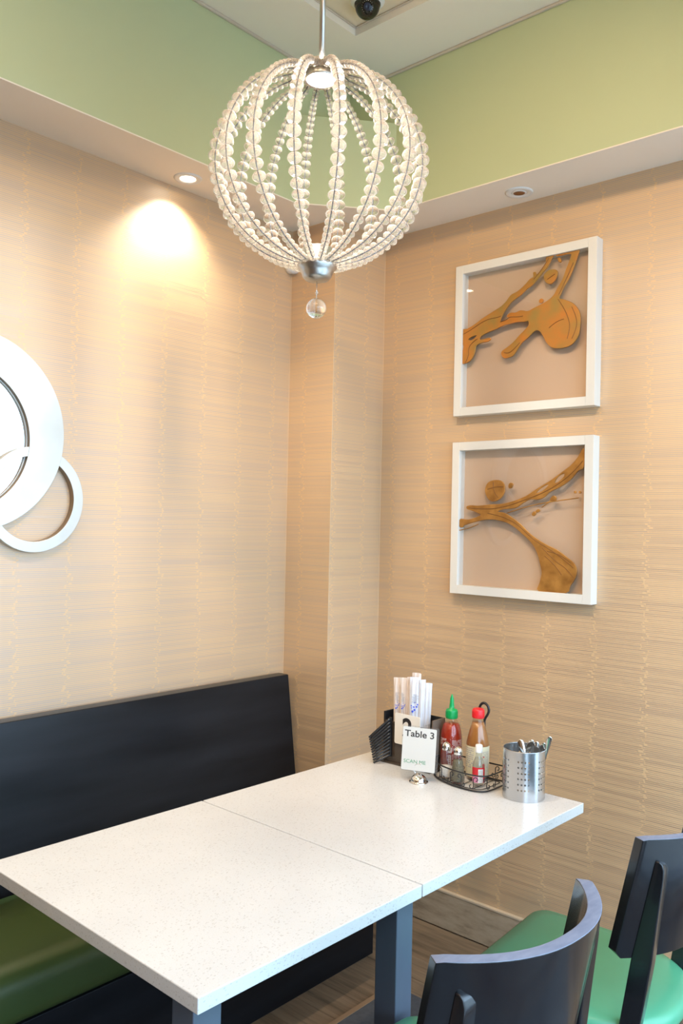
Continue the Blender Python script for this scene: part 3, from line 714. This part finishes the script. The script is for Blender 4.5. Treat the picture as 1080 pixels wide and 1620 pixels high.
# patch of print wrapped round an upright bottle
def wrap(b, r, a0, a1, z0, z1, n=6, fr=None):
    for i in range(n):
        p0, p1 = a0 + (a1 - a0) * i / n, a0 + (a1 - a0) * (i + 1) / n
        R0 = fr(z0) if fr else r; R1 = fr(z1) if fr else r
        b.quad((R0 * math.cos(p0), R0 * math.sin(p0), z0), (R0 * math.cos(p1), R0 * math.sin(p1), z0),
               (R1 * math.cos(p1), R1 * math.sin(p1), z1), (R1 * math.cos(p0), R1 * math.sin(p0), z1), smooth=True)
def print_lines(b, fr, ang, half, z0, z1, dz, rnd, fill=.8, h=.5, ml=.10):
    z = z0
    while z < z1:
        a = ang - half
        while a < ang + half:
            L = rnd.uniform(.4, 1.2) * ml; e = min(a + L, ang + half)
            if rnd.random() < fill: wrap(b, 0, a, e, z, z + dz * h, 1, fr)
            a = e + ml * .25
        z += dz
CAMA = lambda x, y: math.atan2(-2.674 - y, 2.408 - x)      # direction from a point on the table to the camera
def interp(prof):
    def f(z):
        for (r0, z0), (r1, z1) in zip(prof, prof[1:]):
            if z0 <= z <= z1 and z1 > z0: return r0 + (r1 - r0) * (z - z0) / (z1 - z0) + .0006
        return prof[-1][0] + .0006
    return f
def rz_(v): return v
# chilli bottle
px, py = .921, -.462
t = thing('sauce_bottle', 'red chilli sauce squeeze bottle with green pointed cap in the wire basket', 'bottle', (px, py, ZT_ + .006))
body = [(.030, .0), (.0335, .004), (.0345, .012), (.0345, .095), (.0340, .110), (.0315, .128), (.0265, .145), (.019, .157), (.0155, .161), (.0155, .174)]
b = MB(); b.lathe([(r * .96, z + .001) for r, z in body[:7]] + [(.0215, .150), (0, .1515)], 32, cap=False); b.build('sauce', 'red_sauce', t)
b = MB(); b.lathe(body, 32, cap=False); b.build('body', 'bottle_glass', t)
b = MB(); b.lathe([(.0, .166), (.0180, .166), (.0190, .168), (.0188, .190), (.0170, .194), (.0082, .196), (.0078, .206), (.0066, .214), (.0058, .226), (.0030, .236), (.0020, .240), (0, .2405)], 28, cap=False); b.build('cap', 'green_plastic', t)
b = MB()
for i in range(24):
    a = 2 * PI * i / 24; b.box((.0182, .0194), (-.0008, .0008), (.170, .188), Matrix.Rotation(a, 4, 'Z'))
b.build('cap_ribs', 'green_plastic', t)
b = MB(); f = interp(body); ca = CAMA(px, py); rnd = random.Random(3)
print_lines(b, f, ca - .75, .42, .088, .108, .0036, rnd, .9, .5, .12)
print_lines(b, f, ca + .62, .52, .020, .104, .0036, rnd, .8, .42, .12)
wrap(b, .0352, ca - .26, ca + .06, .066, .082, 4)
wrap(b, .0352, ca - .24, ca + .02, .030, .058, 4)
b.build('printed_text', 'print_white', t)
b = MB()
for zz in (.034, .040, .046, .052): wrap(b, .0357, ca - .19, ca - .03, zz, zz + .003, 3)
wrap(b, .0357, ca - .14, ca - .06, .071, .077, 3); b.build('label_marks', 'red_sauce', t)
# amber bottle
px, py = 1.014, -.455
t = thing('sauce_bottle', 'amber sauce bottle with red cap and cream label in the wire basket', 'bottle', (px, py, ZT_ + .006))
body = [(.031, .0), (.0345, .004), (.0350, .010), (.0350, .102), (.0345, .108), (.0300, .128), (.0235, .152), (.0185, .168), (.0165, .176), (.0165, .186)]
b = MB(); b.lathe([(r * .965, z + .001) for r, z in body[:8]] + [(0, .1690)], 32, cap=False); b.build('sauce', 'brown_sauce', t)
b = MB(); b.lathe(body, 32, cap=False); b.build('body', 'bottle_glass', t)
b = MB(); b.lathe([(0, .182), (.0182, .182), (.0188, .184), (.0188, .206), (.0150, .2105), (.0, .2115)], 28, cap=False); b.build('cap', 'red_plastic', t)
b = MB()
for i in range(26):
    a = 2 * PI * i / 26; b.box((.0182, .0192), (-.0008, .0008), (.185, .204), Matrix.Rotation(a, 4, 'Z'))
b.build('cap_ribs', 'red_plastic', t)
ca = CAMA(px, py); rnd = random.Random(5)
b = MB(); wrap(b, .0355, ca - 1.5, ca + 1.5, .008, .100, 24); lb = b.build('label', 'label_cream', t)
b = MB(); f = lambda z: .0359
print_lines(b, f, ca + .70, .42, .016, .088, .0040, rnd, .85, .4, .10); b.build('label_text', 'print_grey', t)
b = MB(); print_lines(b, f, ca - .85, .50, .036, .094, .0062, rnd, .75, .5, .16)
b.build('label_text', 'print_grey', t)
b = MB(); wrap(b, .0360, ca + .44, ca + .66, .034, .050, 3); b.quad(*[(.0361 * math.cos(a), .0361 * math.sin(a), z) for a, z in ((ca + .48, .068), (ca + .62, .068), (ca + .55, .074))]); b.build('red_marks', 'label_red', t)
b = MB()
for i in range(9): wrap(b, .0361, ca + .44 + i * .025, ca + .452 + i * .025, .014, .030, 1)
b.build('barcode', 'print_blue', t)
# little condiment bottle
px, py = 1.057, -.516
t = thing('condiment_bottle', 'small glass bottle with white cap and red label at the basket front', 'bottle', (px, py, ZT_ + .006))
body = [(.0160, .0), (.0180, .003), (.0185, .008), (.0185, .056), (.0165, .066), (.0110, .080), (.0085, .088), (.0085, .100)]
b = MB(); b.lathe(body, 28, cap=False); b.build('body', 'clear_glass', t)
b = MB(); b.lathe([(.0, .001), (.0172, .002), (.0172, .055), (.0150, .066), (.010, .080), (0, .081)], 28, cap=False); b.build('content', 'clear_glass', t)
b = MB(); b.lathe([(0, .096), (.0108, .096), (.0110, .098), (.0108, .116), (.0090, .119), (0, .1195)], 24, cap=False); b.build('cap', 'white_plastic', t)
ca = CAMA(px, py); rnd = random.Random(8)
b = MB(); wrap(b, .0189, ca - 1.2, ca + 1.2, .010, .054, 16); b.build('label', 'label_white', t)
b = MB(); wrap(b, .0192, ca - 1.2, ca - .05, .030, .0545, 8); wrap(b, .0192, ca + .78, ca + 1.2, .010, .0545, 4); wrap(b, .0192, ca - .1, ca + .8, .050, .0545, 6); b.build('red_band', 'label_red', t)
b = MB(); wrap(b, .0192, ca - 1.2, ca - .05, .010, .029, 8); b.build('pink_band', 'label_pink', t)
b = MB(); print_lines(b, lambda z: .0193, ca + .36, .36, .013, .046, .0032, rnd, .85, .45, .14); b.build('label_text', 'print_grey', t)
# shakers
def shaker(label, px, py, fillm, fh, k):
    t = thing('shaker', label, 'shaker', (px, py, ZT_ + .006), k, 'fluted glass shakers in the basket')
    def ring(r, z, fl=.0): return [((r + (fl if i % 2 else 0)) * math.cos(2 * PI * i / 24), (r + (fl if i % 2 else 0)) * math.sin(2 * PI * i / 24), z) for i in range(24)]
    b = MB(); b.loft([ring(.0200, 0), ring(.0212, .003, .001), ring(.0208, .012, .0012), ring(.0165, .052, .0010), ring(.0128, .082, .0004), ring(.0122, .086)], True); b.build('glass_body', 'clear_glass', t)
    R = [(.0, .004), (.0185, .004), (.0192, .008)]; z = .02
    while z < fh: R.append((.0195 - (z - .01) * .096, z)); z += .01
    R += [(.0190 - (fh - .01) * .096, fh), (0, fh + .002)]
    b = MB(); b.lathe(R, 20, cap=False); b.build('filling', fillm, t)
    b = MB(); b.lathe([(0, .083), (.0132, .083), (.0138, .085), (.0136, .092), (.0130, .096), (.0105, .102), (.0055, .1065), (0, .108)], 24, cap=False); b.build('cap', 'chrome', t)
shaker('salt shaker, half full of white salt, leftmost in the basket', .9455, -.5235, 'salt', .034, .1)
shaker('pepper shaker with olive brown filling beside the salt', 1.0005, -.5415, 'pepper', .066, .2)

# wire basket
t = thing('wire_basket', 'black scrolled wire condiment basket with a loop handle on the table', 'basket', (0, 0, 0))
front = [(.886, -.445), (.884, -.490), (.900, -.524), (.938, -.552), (.990, -.570), (1.040, -.576), (1.080, -.573), (1.104, -.560), (1.1125, -.530), (1.1125, -.480), (1.1125, -.445)]
back = [(1.105, -.428), (1.060, -.427), (1.0, -.427), (.94, -.427), (.893, -.429)]
loop = front + back
L3 = smooth([(x, y, 0) for x, y in loop])
cx0, cy0 = 1.0, -.50
def lev(z, k): return [(cx0 + (p.x - cx0) * k, cy0 + (p.y - cy0) * k, z) for p in L3]
b = MB(); b.tube(lev(.7995, 1.0), .0023, 7, True); b.build('top_rail', 'wire', t)
b = MB(); b.tube(lev(.7540, .97), .0025, 7, True); b.build('base_ring', 'wire', t)
b = MB(); b.tube(lev(.7540, .80), .0014, 6, True)
for xx in (.93, .975, 1.02, 1.065):
    b.tube([(xx, -.432, .7545), (xx, -.560 if xx > .94 else -.545, .7545)], .0012, 6)
b.build('floor_wires', 'wire', t)
# scrolls between the rails
per = len(L3); cum = [0]
for i in range(per): cum.append(cum[-1] + (L3[(i + 1) % per] - L3[i]).length)
def along(s):
    s %= cum[-1]
    for i in range(per):
        if s <= cum[i + 1]:
            k = (s - cum[i]) / (cum[i + 1] - cum[i]); return L3[i].lerp(L3[(i + 1) % per], k)
def wpt(s, z):
    p = along(s); k = .97 + .03 * (z - .7535) / .046; return (cx0 + (p.x - cx0) * k, cy0 + (p.y - cy0) * k, z)
ns = 16; ds = cum[-1] / ns
def scroll(s0, flip):
    """an S: a curl at the top on one side, a curl at the bottom on the other"""
    pts = []
    for i in range(13):       # upper curl, from its centre out
        a = -PI * .2 + 1.6 * PI * i / 12; r = .0022 + .0052 * i / 12
        pts.append((-.0075 + r * math.cos(a + PI), .7860 + r * math.sin(a + PI) * 1.05))
    pts = [(u, z) for u, z in pts]
    up = [(-.0075 + (.0025 + .0055 * i / 12) * math.cos(2.6 * PI * (1 - i / 12) * .6), .7865 + (.0030 + .0060 * i / 12) * math.sin(2.6 * PI * (1 - i / 12) * .6)) for i in range(13)]
    lo = [(-u, 1.5535 - z) for u, z in reversed(up)]
    return [wpt(s0 + (u if flip else -u), z) for u, z in up + lo]
for i in range(ns):
    b = MB(); b.tube(smooth(scroll(ds * (i + .5), i % 2), 2, False), .0014, 6); b.build('scroll', 'wire', t)
hx, hy = 1.0185, -.4262
hp = [(hx, hy, .754), (hx, hy, .90), (hx + .001, hy, .928), (hx + .010, hy, .944), (hx + .0150, hy, .957), (hx + .0120, hy, .971), (hx + .001, hy, .979), (hx - .011, hy, .976), (hx - .018, hy, .964), (hx - .0185, hy, .952)]
b = MB(); b.tube(smooth(hp, 4, False), .0040, 8); b.build('loop_handle', 'wire', t)
b = MB(); b.tube(smooth([(.886, -.470, .80), (.8845, -.472, .816), (.893, -.462, .818), (.899, -.455, .817)], 4, False), .0014, 6); b.build('card_hook', 'wire', t)
b = MB(); b.box((1.096, 1.1095), (-.447, -.425), (.756, .824)); b.build('corner_clip', 'black_plastic', t, .003)

# perforated cutlery cup
CX, CY, CR, CH = 1.1985, -.4985, .0600, .1395
t = thing('cutlery_cup', 'perforated stainless steel cup holding flatware at the far right table corner', 'cup', (CX, CY, ZT_))
ca = CAMA(CX, CY); b = MB(); HR = .0027
centers = []
A0 = ca + math.radians(-1.0)
zr = [.0330 + i * .0158 for i in range(6)]
cell = math.radians(9.4); zc = .0158
cols = []      # angular cells: (a0, a1, holes?)
for g in range(6):
    s0 = A0 + math.radians(60 * g) - 2 * cell
    for i in range(4): cols.append((s0 + i * cell, s0 + (i + 1) * cell, True))
    e = s0 + 4 * cell
    gp = math.radians(60) - 4 * cell
    for i in range(3): cols.append((e + gp * i / 3, e + gp * (i + 1) / 3, False))
zs = [(0.0, zr[0] - zc / 2, False)] + [(z - zc / 2, z + zc / 2, True) for z in zr] + [(zr[-1] + zc / 2, CH, False)]
def cyl(a, z): return (CR * math.cos(a), CR * math.sin(a), z)
for a0, a1, ha in cols:
    for z0, z1, hz in zs:
        if ha and hz:
            am, zm = (a0 + a1) / 2, (z0 + z1) / 2; hole = []; outer = []; side = []
            for i in range(12):
                q_ = 2 * PI * i / 12 + PI / 12; dx, dz = math.cos(q_), math.sin(q_)
                hole.append(cyl(am + HR * dx / CR, zm + HR * dz))
                ka, kz = (a1 - am) * CR / abs(dx), (z1 - zm) / abs(dz); k = min(ka, kz); side.append((1 if dx > 0 else -1, 0) if ka < kz else (0, 1 if dz > 0 else -1)); outer.append(cyl(am + k * dx / CR, zm + k * dz))
            for i in range(12):
                j = (i + 1) % 12
                # outer[i] -> outer[j], inserting the cell corner when they lie on different sides
                if side[i] != side[j]:
                    sa, sz = side[i][0] + side[j][0], side[i][1] + side[j][1]
                    b.quad(hole[i], outer[i], cyl(a1 if sa > 0 else a0, z1 if sz > 0 else z0), outer[j], hole[j], smooth=True)
                else: b.quad(hole[i], outer[i], outer[j], hole[j], smooth=True)
        else:
            am = (a0 + a1) / 2
            b.quad(cyl(a0, z0), cyl(am, z0), cyl(am, z1), cyl(a0, z1), smooth=True); b.quad(cyl(am, z0), cyl(a1, z0), cyl(a1, z1), cyl(am, z1), smooth=True)
me = b.mesh('wall'); bm = bmesh.new(); bm.from_mesh(me); bmesh.ops.remove_doubles(bm, verts=bm.verts, dist=2e-5); bmesh.ops.recalc_face_normals(bm, faces=bm.faces); bm.to_mesh(me); bm.free()
me.materials.append(M['inox']); o = put('perforated_wall', me, t)
es = None; sm = o.modifiers.new('thickness', 'SOLIDIFY'); sm.thickness = .0012; sm.offset = -1; es = o.modifiers.new('crease', 'EDGE_SPLIT'); es.split_angle = .7
b = MB(); b.lathe([(0, .0006), (CR - .004, .0006), (CR - .0005, .003), (CR + .0002, .006)], 60, cap=False); b.build('base', 'inox', t)
b = MB(); b.tube([((CR - .0003) * math.cos(2 * PI * i / 60), (CR - .0003) * math.sin(2 * PI * i / 60), CH) for i in range(60)], .0012, 6, True); b.build('rim', 'inox', t)
# flatware
def handle(label, tip, mid, wid, k):
    t = thing('flatware', label, 'flatware', (0, 0, 0), 0, 'flatware standing in the perforated cup')
    T, Mi = Vector(tip), Vector(mid); d = (Mi - T).normalized(); L = (Mi.z - ZT_ - .010) / max(.2, -d.z)
    side = d.cross(Vector((math.cos(k), math.sin(k), 0))).normalized(); nrm = side.cross(d).normalized()
    R = []
    for s, w_ in ((0, .25), (.002, .6), (.006, .9), (.012, 1.0), (.022, .92), (.040, .62), (.060, .45), (.085, .38), (.11, .42)):
        c = T + d * s; w2 = w_ * wid / 2; th = .0011
        R.append([c + side * (w2 * math.cos(q_)) + nrm * (th * math.sin(q_)) for q_ in [2 * PI * i / 10 for i in range(10)]])
    b = MB(); b.loft(R); b.build('handle', 'cutlery', t)
    return t
handle('leftmost flatware handle leaning left in the perforated cup', (1.1892, -0.51, 0.9145), (1.2028, -0.51, 0.88), 0.0185, -1.07)
handle('second flatware handle from the left, tilted right', (1.2276, -0.505, 0.919), (1.2098, -0.505, 0.8786), 0.018, -1.07)
handle('middle flatware handle partly overlapped in the cup', (1.2363, -0.495, 0.9145), (1.2342, -0.495, 0.8834), 0.015, -1.07)
handle('fourth flatware handle from the left in the cup', (1.2513, -0.48, 0.911), (1.2429, -0.48, 0.884), 0.015, -1.07)
handle('tallest flatware handle, at the cup right rim', (1.2668, -0.475, 0.931), (1.258, -0.475, 0.8915), 0.016, -1.07)


# smoked organiser box with paper sleeves
X0, X1, Y0, Y1, Z1 = .690, .8815, -.5060, -.4400, .9130
t = thing('organiser_box', 'dark smoked acrylic organiser box holding the paper sleeves', 'box', (0, 0, 0))
bx('side_panel', (X0 - .006, X0), (Y0, Y1), (ZT_, Z1), 'black_plastic', t, .001)
bx('back_panel', (X0, X1), (Y1 - .004, Y1), (ZT_, Z1), 'black_plastic', t)
bx('side_panel', (X1 - .004, X1), (Y0, Y1 - .004), (ZT_, Z1), 'smoke_light', t, label='brownish smoked right side panel')
bx('front_panel', (X0, X1), (Y0 - .003, Y0), (ZT_, .885), 'smoke', t)
bx('divider', (.845, .848), (Y0, Y1 - .004), (ZT_ + .004, .892), 'acrylic', t)
bx('inner_wall', (X0 + .002, .838), (Y0 + .012, Y0 + .015), (ZT_ + .004, .872), 'black_plastic', t)
bx('tray_lip', (X0 - .022, X1), (Y0 - .014, Y0 - .003), (ZT_, ZT_ + .004), 'smoke', t)
# paper chopstick sleeves
def sleeve(label, x, y, w_, ztop, m, lean, rot, flower, k):
    t = thing('paper_sleeve', label, 'packet', (x, y, ZT_ + .006), rot, 'paper sleeves standing in the organiser box')
    H = ztop - ZT_ - .006; rnd = random.Random(k); n = 9; R = []
    for i in range(n + 1):
        z = H * i / n; o_ = lean * z; j = [rnd.uniform(-.0006, .0006) for _ in range(6)]
        th = .0042 if i < n else .0012
        cr = (rnd.uniform(-.001, .001) if i > 5 else 0)
        R.append([(o_ - w_ / 2 + j[0], th * .2, z), (o_ - w_ / 4, -th + j[1], z), (o_ + cr, -th * .55 + j[2], z), (o_ + w_ / 4, -th + j[3], z), (o_ + w_ / 2 + j[4], th * .2, z + (cr * 2 if i == n else 0)),
                  (o_ + w_ / 4, th, z), (o_ - w_ / 4, th, z)])
    b = MB(); b.loft(R, False); b.build('paper', m, t)
    y_ = -.0056
    if flower:
        b = MB(); zc_ = H * .66 if flower == 1 else H * .655; s_ = w_ * (.30 if flower == 1 else .36)
        def petal(cx, cz, r, a):
            b.prism([(cx + r * math.cos(a + q_) * (1 if i % 2 else .62), cz + r * math.sin(a + q_) * (1 if i % 2 else .62)) for i, q_ in enumerate([2 * PI * j / 8 for j in range(8)])], y_, y_ + .0012, 'y')
        o_ = lean * zc_
        for dx, dz, r in ((-.35, -.75, .5), (.05, -.45, .42), (-.1, .05, .34), (.45, .1, .38), (.65, .5, .30), (-.6, .25, .26), (.1, .85, .22), (-.55, -.15, .22)):
            petal(o_ + dx * s_ * 1.4, zc_ + dz * s_ * 1.6, r * s_ * .8, rnd.random() * 3)
        b.build('blue_flower_print', 'print_blue', t)
        b = MB()
        for i in range(7):
            zz = zc_ + .016 + i * .0042; u0 = o_ - s_ * rnd.uniform(.3, 1); b.box((u0, u0 + s_ * rnd.uniform(.7, 1.6)), (y_, y_ + .0012), (zz, zz + .0008))
        for u in (-.55, .35): b.box((o_ + u * s_ - .0004, o_ + u * s_ + .0004), (y_ + .0004, y_ + .0014), (zc_ - .034, zc_ - .014))
        b.build('grey_print', 'print_grey', t)
sleeve('leftmost cream paper sleeve with a blue flower print', .7205, -.478, .025, 1.0235, 'sleeve_cream', -.012, .45, 1, 1)
sleeve('second cream paper sleeve with a blue flower, right of the leftmost', .7440, -.4795, .0235, 1.0265, 'sleeve_cream', -.004, .45, 1, 2)
sleeve('narrow cream paper sleeve standing edge on beside the flowered pair', .7605, -.474, .017, 1.030, 'sleeve_cream', .004, .95, 0, 3)
sleeve('cream paper sleeve seen edge on, just left of the wide white one', .7695, -.4795, .015, 1.0255, 'sleeve_cream', .010, 1.2, 0, 4)
sleeve('widest white paper sleeve with the largest blue flower', .7900, -.4830, .0320, 1.0350, 'sleeve_white', .006, .50, 2, 5)
sleeve('tall crumpled white paper sleeve rising behind the widest one', .7840, -.4690, .030, 1.0465, 'sleeve_cream', .012, .40, 0, 6)
sleeve('white paper sleeve second from the right, standing edge on', .8125, -.4740, .020, 1.0285, 'sleeve_white', .010, .85, 0, 7)
sleeve('rightmost and lowest white paper sleeve in the box', .8240, -.4655, .024, 1.0190, 'sleeve_white', .026, .60, 0, 8)


# number card hooked on the box front
t = thing('number_card', 'cream card with a black 2 on the front of the dark box', 'card', (.7915, -.5190, .8700))
def rrect(w_, h, r, n=5):
    P = []
    for cx, cz, a0 in ((w_ / 2 - r, h / 2 - r, 0), (-w_ / 2 + r, h / 2 - r, 90), (-w_ / 2 + r, -h / 2 + r, 180), (w_ / 2 - r, -h / 2 + r, 270)):
        for i in range(n + 1): a = math.radians(a0 + 90 * i / n); P.append((cx + r * math.cos(a), cz + r * math.sin(a)))
    return P
b = MB(); b.prism(rrect(.1010, .0980, .006), -.001, .001, 'y'); b.build('card_sheet', 'card_cream', t)
text('2', 'numeral', .080, 'print_dark', t, (-.0195, -.0013, -.0190), (PI / 2, 0, 0), .0003, .0022)

# table sign in a clear sleeve on a chrome dome
t = thing('table_sign', 'white Table 3 scan me card in a clear sleeve on a chrome dome', 'sign', (.9045, -.6080, ZT_), math.radians(24))
b = MB(); b.lathe([(.0290, 0), (.0290, .0022), (.0255, .003)] + [(.0245 * math.cos(a), .003 + .0210 * math.sin(a)) for a in [i * PI / 20 for i in range(11)]], 36, cap=False); b.build('dome_base', 'chrome', t)
b = MB(); b.tube([(.0158 * math.cos(2 * PI * i / 28), -.0022, .0385 + .0158 * math.sin(2 * PI * i / 28)) for i in range(28)], .0009, 6, True)
b.tube([(.0158 * math.cos(2 * PI * i / 28), .0026, .0385 + .0158 * math.sin(2 * PI * i / 28)) for i in range(28)], .0009, 6, True); b.build('clip_ring', 'chrome', t)
cd = bpy.data.objects.new('card_sheet', (lambda b_: (b_.prism(rrect(.1035, .1290, .0035), -.0004, .0004, 'y'), b_.mesh('card_sheet'))[1])(MB())); COL.objects.link(cd)
cd.data.materials.append(M['card']); cd.parent = t; cd.location = (-.0010, 0, .0975); cd.rotation_euler = (math.radians(-3), math.radians(1.6), 0)
b = MB(); b.prism(rrect(.1130, .1350, .005), -.0010, .0010, 'y'); o = b.build('clear_sleeve', 'acrylic', cd); o.location = (.0030, 0, .0010)
text('Table 3', 'heading', .0272, 'print_dark', cd, (-.0462, -.0006, .0360), (PI / 2, 0, 0), .00008, .0005, xs=1.13)
text('SCAN ME', 'caption', .0150, 'print_green', cd, (-.0455, -.0006, -.0430), (PI / 2, 0, 0), .00008, 0, xs=1.10)

# black ridged stack jutting from the box
t = thing('slatted_rack', 'fan of black plastic slats leaning from the table against the dark box', 'rack', (0, 0, 0))
for i in range(11):
    k = i / 10; A = Vector((.692 - .021 * k, -.560, .7565 + .078 * k)); B_ = Vector((.7235 - .002 * k, -.5165, .779 + .118 * k))
    b = MB(); d = (B_ - A).normalized(); n_ = 6
    b.tube([A + (B_ - A) * (j / n_) for j in range(n_ + 1)], [.0030] + [.0042] * (n_ - 1) + [.0042], 8); 
    b.lathe([(0, -.0042), (.0036, -.0022), (.0046, 0), (.0036, .0022), (0, .0042)], 10, c=A, cap=False)
    b.build('slat', 'black_plastic', t)
b = MB(); b.loft([[Vector((.7235 - .002 * k, -.5185, .773 + .126 * k)) + Vector(o_) for o_ in ((-.006, -.002, 0), (.004, -.002, 0), (.004, .006, 0), (-.006, .006, 0))] for k in (0, .33, .66, 1.0)], False); b.build('spine', 'black_plastic', t, .001)

# outlines and lettering become plain meshes
bpy.context.view_layer.update(); dg = bpy.context.evaluated_depsgraph_get()
for o in [o for o in bpy.data.objects if o.type in ('FONT', 'CURVE')]:
    me = bpy.data.meshes.new_from_object(o.evaluated_get(dg), depsgraph=dg); nm = o.name; o.name = 'old_' + nm
    c = bpy.data.objects.new(nm, me); COL.objects.link(c); c.parent = o.parent
    c.location = o.location; c.rotation_euler = o.rotation_euler; c.scale = o.scale
    bpy.data.objects.remove(o)
